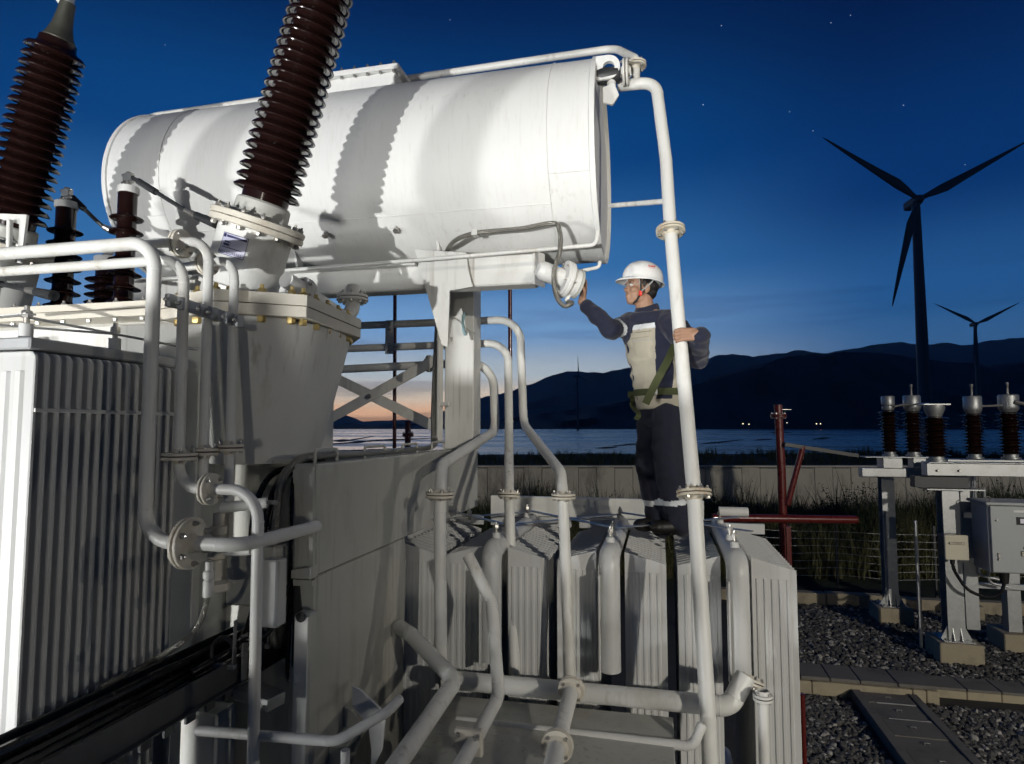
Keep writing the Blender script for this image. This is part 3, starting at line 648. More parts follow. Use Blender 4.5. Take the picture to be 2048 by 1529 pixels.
A = post_insulator(3.90, 12.42, 2.80, 3.80, .165, 'can', 'leftmost brown post insulator with a plain grey can head')
B = post_insulator(4.29, 12.46, 2.80, 3.78, .175, 'canrod', 'second brown post insulator from the left with a rod on top')
C_ = post_insulator(3.89, 10.46, 2.806, 3.66, .185, 'tray', 'front brown post insulator with a flat terminal pad')
D_ = post_insulator(4.86, 11.6, 2.806, 3.72, .165, 'canrod', 'fourth brown post insulator with a bent rod above its head')
E_ = post_insulator(5.36, 11.6, 2.806, 3.74, .18, 'canrod', 'rightmost brown post insulator with a large grey head')
m = MB().box(4.4, 6.4, 11.42, 11.80, 2.62, 2.80, .006).build('support_beam', GALV); tag(m, 'rear galvanised beam under the two right insulators', 'beam')
def conductor(pts, rr, label): tag(MB().tube(smooth_path(pts, 8), rr, 8).build('conductor', STEEL), label, 'conductor', 'bare conductors between the insulator heads')
conductor([(3.95, 12.3, 3.66), (4.1, 12.32, 3.69), (4.27, 12.36, 3.70)], .02, 'short conductor joining the two leftmost insulator heads')
conductor([(4.3, 12.3, 3.70), (4.22, 11.6, 3.68), (3.98, 10.5, 3.61)], .018, 'conductor from the second insulator head to the front pad')
conductor([(4.9, 11.55, 3.64), (5.1, 11.52, 3.64), (5.34, 11.55, 3.66)], .018, 'conductor joining the two right insulator heads')
conductor([(5.38, 11.45, 3.70), (5.55, 11.4, 3.62), (5.62, 11.36, 3.42), (5.75, 11.3, 3.30)], .03, 'thick bent conductor leaving the rightmost insulator head')
# grey control cabinet
cb = thing('control_cabinet', 'grey outdoor control cabinet with warning triangle at the right edge', 'cabinet', (4.7, 10.2, 1.33))
MB().box(4.28, 5.05, 9.95, 10.42, 1.36, 2.26, .012).build('body', CABP, cb); MB().box(4.24, 5.10, 9.88, 10.46, 2.262, 2.30, .008).build('rain_hood', CABP, cb)
dr = MB().box(4.30, 5.04, 9.915, 9.947, 1.375, 2.25, .006).build('door', CABP, cb)
MB().box(4.36, 4.385, 9.895, 9.914, 1.53, 1.63, .003).build('handle', STEEL, dr); MB().lathe([(.012, 0), (.012, .02)], (4.37, 9.914, 2.06), (0, -1, 0), 10).build('lock', STEEL, dr)
MB().box(4.60, 4.86, 9.905, 9.914, 2.01, 2.11, .002).build('meter_frame', BLACK, dr); MB().box(4.64, 4.84, 9.9, 9.904, 2.03, 2.09, .001).build('meter_window', emis('meter_glow', (.9, .85, .9), .35), dr)
MB().prism([(-.085, 0), (.085, 0), (0, .14)], V((4.74, 9.911, 1.70)), (1, 0, 0), (0, 0, 1), .004).build('warning_triangle', BLACK, dr)
MB().prism([(-.07, .008), (.07, .008), (0, .122)], V((4.74, 9.907, 1.70)), (1, 0, 0), (0, 0, 1), .003).build('warning_triangle_face', YELL, dr)
MB().prism([(-.012, .09), (-.022, .055), (.0, .058), (-.006, .02), (.02, .066), (.0, .063), (.008, .09)], V((4.74, 9.904, 1.70)), (1, 0, 0), (0, 0, 1), .002).build('lightning_mark', BLACK, dr)
MB().box(4.63, 4.85, 9.909, 9.914, 1.60, 1.665, .001).build('warning_text_plate', BLACK, dr); MB().box(4.638, 4.842, 9.905, 9.908, 1.607, 1.658, .001).build('warning_text_face', BEIGEB, dr)
MB().box(4.57, 4.80, 9.908, 9.914, 2.17, 2.20, .001).build('name_strip', WHITEP, dr)
MB().tube([V((4.32 + .03 * math.cos(a * .5236), 10.0, 2.335 + .03 * math.sin(a * .5236))) for a in range(13)], .008, 6).build('lifting_eye', STEEL, cb)
MB().cyl((4.55, 10.2, 1.36), (4.55, 10.2, 1.18), .07, .05, 14).build('cable_gland', BLACK, cb)
def text(body, size, M, material, parent, ext=.0006, align_x='CENTER', name='lettering'):
    c = bpy.data.curves.new(name, 'FONT'); c.body = body; c.size = size; c.extrude = ext; c.align_x = align_x; c.resolution_u = 2
    tmp = bpy.data.objects.new(name, c); me = bpy.data.meshes.new_from_object(tmp); bpy.data.objects.remove(tmp)
    me.materials.clear(); me.materials.append(material); return put(name, me, parent, M)
def face_y(loc): return Matrix.Translation(V(loc)) @ Matrix.Rotation(math.pi / 2, 4, 'X')
text('NGUY HIEM', .036, face_y((4.74, 9.9035, 1.62)), BLACK, dr)
sb = thing('junction_box', 'small beige junction box on the front steel column', 'box', (3.9, 10.2, 1.55))
MB().box(3.83, 4.08, 10.14, 10.40, 1.50, 1.80, .01).build('body', DARK, sb); bd = MB().box(3.81, 4.10, 10.10, 10.137, 1.48, 1.82, .008).build('cover', BEIGEB, sb)
MB().box(3.86, 4.05, 10.092, 10.099, 1.69, 1.725, .001).build('label_frame', BLACK, bd); MB().box(3.865, 4.045, 10.088, 10.091, 1.694, 1.721, .001).build('label_face', BEIGEB, bd)
text('LOA BIEN DI', .022, face_y((3.955, 10.0875, 1.70)), BLACK, bd)
MB().box(3.86, 4.05, 10.094, 10.099, 1.765, 1.785, .001).build('ridge', BEIGEB, bd)
MB().cyl((3.95, 10.25, 1.50), (3.95, 10.25, 1.40), .03, .03, 12).build('cable_gland', BLACK, sb)
tag(MB().tube(smooth_path([(3.95, 10.25, 1.40), (3.98, 10.24, 1.28), (4.12, 10.22, 1.06), (4.35, 10.2, .98), (4.5, 10.2, 1.05), (4.55, 10.2, 1.2)]), .022, 10).build('cable', RUBB), 'black cable drooping from the beige box to the grey cabinet', 'cable')
for k, (x, yy, z0, z1, lb) in enumerate([(4.50, 10.8, 1.15, 2.62, 'left of two thin conduits beside the grey cabinet'), (4.62, 10.8, 1.05, 2.42, 'right of two thin conduits beside the grey cabinet')]):
    tag(MB().tube(fillet([V((x, yy, z1)), V((x, yy, z0)), V((x + .25, yy, z0 - .05))], .08), .02, 10).build('conduit', GALV), lb, 'conduit', 'conduits beside the cabinet')
tag(MB().box(3.72, 3.76, 10.9, 10.94, 0, 1.9, .004).build('steel_angle', GALV), 'thin galvanised angle standing left of the front column', 'steel angle')

# red fire-water pipework -----------------------------------------------------
def redpipe(label, pts, rr, rad=.1, fl=()):
    r = thing('red_pipe', label, 'pipe', pts[-1], 'red fire water pipework')
    MB().tube(fillet(pts, rad, 6), rr, 14).build('pipe_run', REDP, r)
    for c, a in fl: flange(r, c, a, rr * 1.9, .02, .004, 6, material=REDP)
    return r
p0 = at(1556, 810, d=8.3); pb = V((at(1572, 1230, d=8.3).x, at(1572, 1230, d=8.3).y, 0)); t = redpipe('thick red upright post right of the worker', [p0, at(1563, 940, d=8.3), pb], .052, fl=[(lerp(p0, pb, .04), (0, 0, 1))])
MB().bar(p0 + V((.05, 0, -.06)), p0 + V((.16, .02, -.065)), .012, .012).build('spray_nozzle', STEEL, t)
redpipe('red diagonal strut bracing the thick red post', [at(1606, 893, d=8.2), at(1575, 1010, d=8.25)], .036)
redpipe('long red horizontal pipe behind the radiators', [at(1425, 1036, d=8.05), at(1713, 1040, d=8.05)], .05)
redpipe('thin red riser seen between column and cone behind the braces', [at(790, 560, d=9.0), V((at(793, 900, d=9.0).x, at(793, 900, d=9.0).y, 0))], .026)
redpipe('thick short red stub pipe just right of the thin riser', [at(816, 842, d=9.0), V((at(816, 900, d=9.0).x, at(816, 900, d=9.0).y, 0))], .042, fl=[(at(816, 870, d=9.0), (0, 0, 1))])
redpipe('thin red riser left of the worker below the white tank', [at(1020, 540, d=8.6), V((at(1021, 900, d=8.6).x, at(1021, 900, d=8.6).y, 0))], .028)
redpipe('red pipe upright low at the right radiator corner', [V((1.06, 5.6, 1.2)), V((1.06, 5.6, 0))], .02)
m = MB(); m.bar(at(1568, 889, d=8.2), at(1716, 912, d=8.2), .06, .05); tag(m.build('nozzle_boom', DARK), 'dark steel arm reaching right from the red post', 'steel arm')
m = MB(); m.box(at(1577, 1055, d=8.1).x - .03, at(1577, 1055, d=8.1).x + .03, at(1577, 1055, d=8.1).y, at(1577, 1055, d=8.1).y + .05, at(1577, 1145, d=8.1).z, at(1577, 1053, d=8.1).z); tag(m.build('steel_angle', REDP), 'red steel angle below the cross pipe', 'steel angle')
# wire fence in the weeds
fn = thing('wire_fence', 'thin galvanised wire fence in the weeds behind the gravel', 'fence', (4, 13.7, 0))
for x in (1.6, 3.3, 5.0, 6.7): MB().box(x - .02, x + .02, 13.7, 13.74, 0, 1.45, .003).build('fence_post', DARK, fn)
for k in range(7):
    z = .45 + k * .14
    MB().tube([V((1.6 + 5.1 * i / 20, 13.69, z - .03 * math.sin(i * math.pi / 6.7) ** 2 + .008 * math.sin(k * 7 + i))) for i in range(21)], .004, 5).build('wire', GALV, fn)

# =================================================================== POWER TRANSFORMER
LIDZ = 3.90
tf = thing('power_transformer', 'large pale grey oil filled power transformer filling the left side', 'transformer', (-3.2, 3.1, .3))
def loft(top, zt, bot, zb):
    n = len(top); m = MB(); m.add([V((x, y, zb)) for x, y in bot] + [V((x, y, zt)) for x, y in top],
        [(i, (i + 1) % n, n + (i + 1) % n, n + i) for i in range(n)] + [tuple(range(n))[::-1], tuple(n + i for i in range(n))]); return m
MB().box(-7.2, -2.14, 2.66, 3.95, .35, 3.828, .02).build('tank_body', PAINT, tf)
def round_poly(p, it=3):
    for _ in range(it):
        q = []
        for k, (a_, b_) in enumerate(zip(p, p[1:] + p[:1])):
            q += [(a_[0] * .75 + b_[0] * .25, a_[1] * .75 + b_[1] * .25), (a_[0] * .25 + b_[0] * .75, a_[1] * .25 + b_[1] * .75)]
        p = q
    return p
loft(round_poly([(-2.138, 2.56), (-1.88, 2.43), (-1.60, 2.62), (-1.64, 3.26), (-1.95, 3.65), (-2.138, 3.65)]), 3.798,
     round_poly([(-2.138, 2.66), (-1.96, 2.58), (-1.74, 2.70), (-1.76, 3.10), (-1.98, 3.45), (-2.138, 3.45)]), 3.13).build('tapered_pocket', PAINT, tf, ang=50)
MB().box(-2.138, -1.70, 2.86, 3.95, .35, 3.125, .015).build('lower_body', GREYP, tf)
MB().box(-2.138, -1.66, 2.70, 3.5, 3.127, 3.15, .005).build('shoulder_plate', GREYP, tf)
for x in (-6.4, -5.3, -4.2, -3.1): MB().box(x - .04, x + .04, 2.56, 2.655, .5, 3.75, .01).build('stiffener', PAINT, tf)
MB().box(-7.2, -1.9, 2.52, 2.655, 1.55, 2.05, .01).build('base_wall', PAINT, tf)
MAIN = [(-7.3, 2.525), (-2.27, 2.525), (-2.27, 4.05), (-7.3, 4.05)]
POCK = [(-2.266, 2.505), (-1.876, 2.38), (-1.555, 2.592), (-1.622, 3.27), (-1.95, 3.72), (-2.266, 3.72)]
def zprism(poly, z0, z1): m = MB(); n = len(poly); m.add([V((x, y, z0)) for x, y in poly] + [V((x, y, z1)) for x, y in poly], [(i, (i + 1) % n, n + (i + 1) % n, n + i) for i in range(n)] + [tuple(range(n))[::-1], tuple(n + i for i in range(n))]); return m
lid = zprism(MAIN, 3.867, LIDZ).build('cover_plate', CREAM, tf); fl_ = zprism([(x, y + .004 if y < 3 else y) for x, y in MAIN], 3.830, 3.864).build('rim_flange', CREAM, tf)
lidp = zprism(POCK, 3.852, LIDZ + .002).build('cover_plate', CREAM, tf); zprism([(x * 1 + (.004 if x > -2 else 0) * -1, y + .004) for x, y in POCK], 3.80, 3.848).build('rim_flange', CREAM, tf)
sm_b = bolt_mesh(.013, .068); bg_b = bolt_mesh(.021, .10, BRASS)
for k in range(24):
    x = -2.42 - k * .155
    put('bolt', sm_b, lid, Matrix.Translation((x, 2.57, 3.866)))
def edge_bolts(a, b, n, inset, me, par, z, skip=0):
    a, b = V((*a, 0)), V((*b, 0)); e = (b - a).normalized(); nn = V((-e.y, e.x, 0)) * inset
    for k in range(skip, n): put('bolt', me, par, Matrix.Translation(a.lerp(b, (k + .5) / n) + nn + V((0, 0, z))) @ Matrix.Rotation(random.random(), 4, 'Z'))
edge_bolts(POCK[0], POCK[1], 3, .055, bg_b, lidp, 3.85); edge_bolts(POCK[1], POCK[2], 3, .055, bg_b, lidp, 3.85); edge_bolts(POCK[2], POCK[3], 5, .05, bg_b, lidp, 3.85); edge_bolts(POCK[3], POCK[4], 3, .05, bg_b, lidp, 3.85)
MB().tube([V((-1.83 + .045 * math.cos(a * math.pi / 10), 2.74, 3.15 + .055 * math.sin(a * math.pi / 10))) for a in range(11)], .008, 8).build('lifting_ring', GREYP, tf)
# side panel that faces the radiators
MB().box(-1.62, -1.5, 2.62, 5.22, 2.642, 3.135, .008).build('upper_side_panel', GREYP, tf)
MB().box(-1.626, -1.506, 2.63, 3.66, .4, 2.637, .006).build('lower_side_panel', GREYP, tf)
yy = 2.60
def px_poly(pts, y): return [(at(u, v, y=y).x, at(u, v, y=y).z) for u, v in pts]
def yplate(pts, y, th, nm, material, parent): m = MB(); m.prism(px_poly(pts, y), V((0, y, 0)), (1, 0, 0), (0, 0, 1), th); return m.build(nm, material, parent, smooth=False)
yplate([(588, 940), (628, 934), (628, 1062), (619, 1062), (612, 1030), (600, 990), (589, 965)], yy, .02, 'corner_gusset', GREYP, tf)
yplate([(590, 1138), (628, 1132), (628, 1156), (590, 1154)], yy, .06, 'corner_ledge', GREYP, tf)
yplate([(619, 1062), (628, 1062), (628, 1132), (619, 1134)], yy, .02, 'corner_upright', GREYP, tf)
yplate([(590, 1158), (628, 1160), (628, 1172), (590, 1170)], yy, .03, 'corner_ledge', GREYP, tf)
yplate([(588, 1170), (600, 1171), (606, 1232), (588, 1232)], yy + .03, .02, 'corner_upright', DARK, tf)
tb = thing('terminal_box', 'slim pale grey terminal box at the near corner of the side panel', 'box', at(604, 1440, y=2.56))
q0, q1 = at(585, 1440, y=2.56), at(622, 1228, y=2.56); MB().box(q0.x, q1.x, 2.555, 2.62, 1.3, q1.z, .008).build('body', GREYP, tb); MB().box(q0.x + .006, q1.x - .006, 2.546, 2.554, 1.35, q1.z - .01, .003).build('cover', PAINT, tb)
MB().lathe([(.022, 0), (.022, .006)], V(((q0.x + q1.x) / 2, 2.545, q1.z - .012)), (0, -1, 0), 16).build('badge', BLACK, tb)
# cable hoops on top of the panel
for (u0, u1) in ((628, 672), (727, 768), (803, 832), (862, 886)):
    a, b = at(u0, 930, x=-1.56), at(u1, 912, x=-1.56); MB().tube(fillet([V((-1.555, a.y, 3.13)), V((-1.555, a.y, 3.195)), V((-1.555, b.y, 3.195)), V((-1.555, b.y, 3.13))], .018, 4), .008, 8).build('cable_hoop', GREYP, tf)
m = MB(); m.prism([(0, 0), (.10, 0), (.045, .085), (0, .1)], V((-1.50, 2.92, 1.86)), (1, 0, 0), (0, 0, 1), .014); m.build('corner_gusset', GREYP, tf)
MB().box(-1.50, -1.40, 2.76, 2.92, 1.85, 1.87, .004).build('jacking_pad', GREYP, tf); MB().prism([(0, 0), (.10, 0), (.0, -.30)], V((-1.50, 2.78, 1.85)), (1, 0, 0), (0, 0, 1), .014).build('jacking_web', GREYP, tf)
MB().prism([(0, 0), (.10, 0), (.0, -.30)], V((-1.50, 2.9, 1.85)), (1, 0, 0), (0, 0, 1), .014).build('jacking_web', GREYP, tf)

# turrets and high-voltage bushings ----------------------------------------------
AX = V((.34, -.065, 1)).normalized()
def turret(base, label, plate):
    base = V(base); zt = lambda k: base + AX * k
    t = thing('bushing_turret', label, 'turret', base, 'bushing turrets on the transformer cover')
    MB().lathe([(.195, -.04), (.195, .02), (.188, .03), (.188, .462)], base, AX, 48).build('turret_wall', PAINT, t)
    MB().lathe([(.205, .13), (.205, .15)], base, AX, 48).build('weld_band', PAINT, t)
    c = zt(.49); x, y, a = frame(AX); f = MB()
    f.lathe([(.236, -.030), (.24, -.026), (.24, -.003), (.236, 0)], c, AX, 56); f.lathe([(.236, .003), (.24, .007), (.24, .030), (.236, .034)], c, AX, 56)
    fo = f.build('top_flange', CREAM, t); bm_ = bolt_mesh(.014, .07)
    for k in range(14):
        an = 2 * math.pi * k / 14; put('bolt', bm_, fo, align(AX, c + x * (.214 * math.cos(an)) + y * (.214 * math.sin(an)), random.random()))
    if plate:
        # name plate wrapped on the wall, facing the viewer's left
        rad = .1905; a0 = None; best = 9
        to_cam = V((.26, -1, 0)).normalized(); px = (to_cam - a * to_cam.dot(a)).normalized(); py = a.cross(px)
        def on(al, h, rr=rad): return base + a * h + px * (rr * math.cos(al)) + py * (rr * math.sin(al))
        vs = []; fs = []; n = 10; A0, A1 = -.42, .30
        for i in range(n + 1):
            al = A0 + (A1 - A0) * i / n
            for h in (.297, .408): vs.append(on(al, h))
        for i in range(n): fs.append((2 * i, 2 * i + 2, 2 * i + 3, 2 * i + 1))
        pl = MB().add(vs, fs).build('name_plate', LBLUE, t)
        def mark(al0, al1, h0, h1, nm='print_mark'):
            q = []; g = []
            for i in range(5):
                al = al0 + (al1 - al0) * i / 4
                for h in (h0, h1): q.append(on(al, h, rad + .0012))
            for i in range(4): g.append((2 * i, 2 * i + 2, 2 * i + 3, 2 * i + 1))
            MB().add(q, g).build(nm, INK, pl)
        mark(A0 + .02, A0 + .11, .385, .402); mark(A0 + .13, A1 - .03, .388, .399); mark(A0 + .10, A0 + .26, .36, .368); mark(A0 + .08, A0 + .26, .344, .356); mark(A0 + .05, A1 - .1, .334, .338); mark(A0 + .28, A0 + .29, .338, .37)
        for (b0, b1, h0, h1) in ((A0, A0 + .012, .297, .408), (A1 - .012, A1, .297, .408), (A0, A1, .297, .300), (A0, A1, .405, .408)): mark(b0, b1, h0, h1, 'print_border')
        # big hand-sized characters
        al = -.06; o = on(al - .01, .287, rad + .0016); nrm = (on(al, 0, 1) - base).normalized(); ex = a.cross(nrm).normalized(); M = Matrix((ex, a, nrm)).transposed().to_4x4(); M.translation = on(al, .305, rad + .0075)
        text('NO CU1216S', .0215, M, INK, pl)
    return zt(.524)
b1 = turret((-2.22, 2.97, LIDZ), 'leaning pale grey turret with name plate under the middle bushing', True)
b2 = turret((-3.90, 2.97, LIDZ), 'leaning pale grey turret cut by the left picture edge', False)
CAPM = mat('weathered_cap', (.085, .085, .07), .5, metal=.5, var=.3, vscale=20)
def bushing(base, label, nsh=23):
    t = thing('high_voltage_bushing', label, 'bushing', base, 'leaning brown high voltage bushings')
    MB().lathe([(.155, 0), (.155, .02), (.14, .025), (.138, .085), (.128, .095)], base, AX, 40).build('base_collar', GREYP, t)
    pr = [(.118, .09), (.118, .14)]; h = .14; p = .054
    for k in range(nsh):
        tp = 1 - .006 * k; c, ro = .112 * tp, .170 * tp; b = h + k * p
        pr += [(c, b), (c * 1.08, b + .004), (c * 1.12, b + .010), (c * 1.3, b + .006), (c * 1.36, b + .012), (ro * .93, b + .002), (ro * .985, b - .001), (ro, b + .004), (ro * .985, b + .009), (c * 1.35, b + .026), (c * 1.05, b + .037), (c, b + .044)]
    e = h + nsh * p; pr += [(.095, e), (.093, e + .03)]
    MB().lathe(pr, base, AX, 56).build('porcelain_sheds', PORC, t, ang=40)
    MB().lathe([(.080, e + .028), (.082, e + .04), (.070, e + .06), (.052, e + .12), (.042, e + .20), (.040, e + .25)], base, AX, 28).build('top_cap', CAPM, t)
    MB().lathe([(.03, e + .25), (.028, e + .33), (.018, e + .34), (.018, e + .5)], base, AX, 14).build('terminal_stud', GALV, t)
    c = V(base) + AX * (e + .27); MB().lathe([(.018, 0), (.022, .01), (.022, .05), (.012, .06)], c - V((.02, 0, 0)), (-1, 0, .2), 10).build('test_plug', WHITEP, t)
    f = MB(); f.lathe([(.026, 0), (.026, .09)], V(base) + AX * (e + .40), AX, 12); f.build('terminal_clamp', GALV, t)
bushing(b1, 'tall leaning brown porcelain bushing in front of the white tank')
bushing(b2, 'leaning brown porcelain bushing at the left edge with visible top cap', 19)
br = thing('pipe_bracket', 'white bracket arm holding the upper pipe at the left bushing foot', 'bracket', at(15, 520, y=2.2))
MB().bar(at(18, 500, y=2.25), at(20, 440, y=2.25), .02, .02).build('arm', PAINT, br); MB().prism([(-.09, 0), (.09, -.02), (.07, -.24), (.05, -.24), (.05, -.06), (-.09, -.02)], at(25, 425, y=2.28), (1, 0, 0), (0, 0, 1), .012).build('plate', PAINT, br)

# low-voltage bushings ------------------------------------------------------------
def lv_bushing(c, label, nsh=7, s=1.0, ztop=4.72):
    c = V(c); t = thing('low_voltage_bushing', label, 'bushing', c, 'small brown low voltage bushings'); H = ztop - c.z
    MB().lathe([(.14 * s, 0), (.14 * s, .03), (.11 * s, .04), (.09 * s, .07), (.085 * s, .15)], c, n=28).build('base_flange', GREYP, t)
    pr = [(.062 * s, .14)]; p = (H - .27) / nsh
    for k in range(nsh):
        b = .17 + k * p; pr += [(.055 * s, b), (.062 * s, b + .004), (.093 * s, b + .003), (.097 * s, b + .007), (.093 * s, b + .012), (.062 * s, b + .026), (.055 * s, b + .036)]
    pr += [(.055 * s, H - .07), (.055 * s, H)]; MB().lathe(pr, c, n=32).build('porcelain_sheds', PORC, t, ang=40)
    MB().lathe([(.06 * s, H - .02), (.064 * s, H - .015), (.064 * s, H + .022), (.03, H + .03)], c, n=24).build('top_cap', WHITEP, t)
    MB().lathe([(.018, H + .02), (.018, H + .12)], c, n=10).build('stud', STEEL, t)
    cl = MB().box(c.x - .03, c.x + .03, c.y - .02, c.y + .02, c.z + H + .06, c.z + H + .11, .004).build('clamp', GALV, t)
    for dz in (.05, .1): put('bolt', bolt_mesh(.011, .05), cl, align((1, 0, 0), c + V((0, -.01, H + dz))))
    return c + V((0, 0, H + .09))
l1 = lv_bushing((-3.745, 3.32, LIDZ), 'left one of the two upright small brown bushings', s=1.05, ztop=4.74); l2 = lv_bushing((-3.27, 3.32, LIDZ), 'right one of the two upright small brown bushings, with cable lug', s=1.0, ztop=4.80)
lv_bushing((-3.86, 3.78, LIDZ), 'stout ribbed brown bushing standing behind the pair', 6, 1.5, 4.50)
def lead(p0, p1, sag, label):
    p0, p1 = V(p0), V(p1); t = thing('lead_cable', label, 'cable', p0, 'dark leads of the small bushings'); pts = smooth_path([p0, p0.lerp(p1, .35) + V((0, 0, -sag * .6)), p0.lerp(p1, .7) + V((0, 0, -sag)), p1], 8)
    MB().tube(pts, .013, 10).build('conductor', DARK, t); e = (p1 - p0).normalized()
    MB().cyl(pts[2], pts[7], .021, .021, 10).build('sleeve', DARK, t); MB().cyl(pts[-7], pts[-1], .024, .03, 10).build('lug', DARK, t); MB().cyl(pts[-10], pts[-7], .018, .022, 10).build('lug_neck', STEEL, t)
lead(l2 + V((.02, 0, .0)), at(432, 448, y=3.25), .02, 'thick dark lead running from the right small bushing to the turret'); lead(l1, at(245, 466, y=3.5), .05, 'dark lead running from the left small bushing to the right')
lead(at(-40, 560, y=2.9), at(108, 592, y=2.75), .0, 'thin lead along the cover edge below the left small bushing')

# =================================================================== LEFT RADIATOR
def fin_mesh(poly, th, ribs, rib_z, rib_r, name, material, yoff=0, bev=.004):
    """one pressed panel: outline in x,z; thickness along y; vertical pressed ribs front and back"""
    m = MB(); n = len(poly); e = bev
    cx = sum(p[0] for p in poly) / n; cz = sum(p[1] for p in poly) / n
    def ring(y, ins): return [V((p[0] + (cx - p[0]) * ins / max(.1, abs(cx - p[0]) + .001), y, p[1] - (1 if p[1] > cz else -1) * ins)) for p in poly]
    R4 = [ring(-th / 2, e), ring(-th / 2 + e, 0), ring(th / 2 - e, 0), ring(th / 2, e)]
    fs = [tuple(range(n)), tuple(3 * n + i for i in range(n))[::-1]]
    for j in range(3):
        for i in range(n): fs.append((j * n + i, (j + 1) * n + i, (j + 1) * n + (i + 1) % n, j * n + (i + 1) % n))
    m.add([p for r in R4 for p in r], fs)
    for x in ribs:
        zt = rib_z(x)
        m.add([V((x + dx, -th / 2 - dy, z)) for z in (zt[0], zt[1]) for dx, dy in ((-rib_r, -.002), (-rib_r * .5, rib_r * .42), (rib_r * .5, rib_r * .42), (rib_r, -.002))],
              [(0, 1, 5, 4), (1, 2, 6, 5), (2, 3, 7, 6), (4, 5, 6, 7), (0, 3, 2, 1)])
    return m.mesh(name, material, ang=40)
def rounded_rect(x0, x1, z0, z1, r, n=5):
    out = []
    for cx, cz, a0 in ((x1 - r, z0 + r, -90), (x1 - r, z1 - r, 0), (x0 + r, z1 - r, 90), (x0 + r, z0 + r, 180)):
        for k in range(n + 1): a = R_(a0 + 90 * k / n); out.append((cx + r * math.cos(a), cz + r * math.sin(a)))
    return out
lr = thing('radiator', 'pale grey radiator bank with tall flat fins at the lower left', 'radiator', (-2.37, 2.1, 1.6), 'finned oil radiators')
XL0, XL1, ZL0, ZL1, YL0, NL, PL = -2.62, -2.10, 1.55, 3.565, 1.78, 16, .0445
fm = fin_mesh(rounded_rect(-.26, .26, ZL0 - 2.5, ZL1 - 2.5, .03), .017, [-.20, -.14, -.08, .08, .14, .20], lambda x: (ZL0 - 2.42, ZL1 - 2.57), .022, 'fin_panel', RADP)
for k in range(NL): put('fin_panel', fm, lr, Matrix.Translation(((XL0 + XL1) / 2, YL0 + k * PL, 2.5)))
for z in (3.36, 1.9): MB().box(XL1 + .002, XL1 + .010, YL0 - .005, YL0 + NL * PL - .02, z - .007, z + .007, .001).build('tie_strip', RADP, lr)
for z in (ZL1 - .075, ZL0 + .1): MB().cyl((-2.36, YL0 - .05, z), (-2.36, YL0 + NL * PL + .22, z), .048, .048, 24, .004).build('header_pipe', RADP, lr)
MB().box(-2.62, -2.16, YL0 + .02, YL0 + NL * PL + .1, ZL1 + .012, ZL1 + .055, .006).build('top_channel', RADD, lr)
for (y0) in (YL0 + .12, YL0 + .52):
    st = MB().cyl((-2.30, y0, ZL1 + .055), (-2.30, y0, ZL1 + .12), .024, .024, 14).build('stay_post', RADP, lr); put('bolt', bolt_mesh(.02, .03), st, Matrix.Translation((-2.30, y0, ZL1 + .13)))
MB().bar((-2.75, YL0 - .1, ZL1 + .135), (-2.30, YL0 + .52, ZL1 + .14), .035, .006).build('cross_stay', GALV, lr); MB().bar((-2.30, YL0 + .12, ZL1 + .147), (-2.12, YL0 + .80, ZL1 + .10), .03, .006).build('cross_stay', GALV, lr)
MB().bar((-2.9, YL0 + .18, ZL1 + .155), (-2.28, YL0 + .12, ZL1 + .158), .04, .006).build('cross_stay', PAINT, lr)

# =================================================================== FRONT PIPEWORK
z1 = 4.03
pipe('thickest pale pipe over the left radiator turning down to a big flange', [(-3.52, 2.1, 4.03), (-1.929, 2.1, 4.03), (-1.925, 2.1, 2.868), (-1.50, 2.1, 2.868), (-1.475, 2.58, 2.868)], .0265, [((-1.725, 2.1, 2.868), (1, 0, 0), .095, 6)], rad=[.11, .12, .10])
pipe('pale stub pipe meeting the thick pipe at the left edge', [(-3.50, 2.12, 4.00), (-3.62, 2.5, 4.04), (-3.7, 2.8, 4.0)], .026, rad=.1)
pipe('pale pipe just below the thickest one, second of the front risers', [(-4.2, 2.2, 3.985), (-1.878, 2.2, 3.985), (-1.868, 2.2, 3.06), (-1.50, 2.19, 3.06), (-1.478, 2.18, 1.2)], .0215, [((-1.867, 2.2, 3.185), (0, 0, 1), .066), ((-1.72, 2.195, 3.06), (1, 0, 0), .062)], rad=[.10, .10, .12])
pipe('third front riser starting at a round side flange', [(-2.35, 2.34, 4.115), (-1.845, 2.3, 4.085), (-1.835, 2.3, 3.04)], .0205, [((-2.0, 2.32, 4.09), (1, -.08, 0), .062), ((-1.834, 2.3, 3.2), (0, 0, 1), .055)], rad=.10)
pipe('fourth front riser closest to the tapered pocket', [(-2.15, 2.48, 4.03), (-1.785, 2.39, 4.03), (-1.772, 2.38, 2.95)], .020, [((-1.96, 2.435, 4.03), (1, -.25, 0), .055), ((-1.773, 2.38, 3.215), (0, 0, 1), .055)], rad=.10)
b = thing('pipe_clamp', 'flat bar clamp tying the three thinner risers to the cover rim', 'clamp', (-1.88, 2.24, 3.8))
p0, p1 = at(345, 603, y=2.17), at(483, 645, y=2.36); MB().bar(p0, p1, .008, .05, c=.002).build('flat_bar', GALV, b)
for t_ in (.0, .17, .45, .6, .82, .98):
    c = lerp(p0, p1, t_); k = MB().box(c.x - .012, c.x + .012, c.y - .03, c.y + .012, c.z - .026, c.z + .026, .003).build('u_clamp', GALV, b); put('bolt', bolt_mesh(.008, .03), k, align((.2, -1, 0), c + V((0, -.025, 0))))
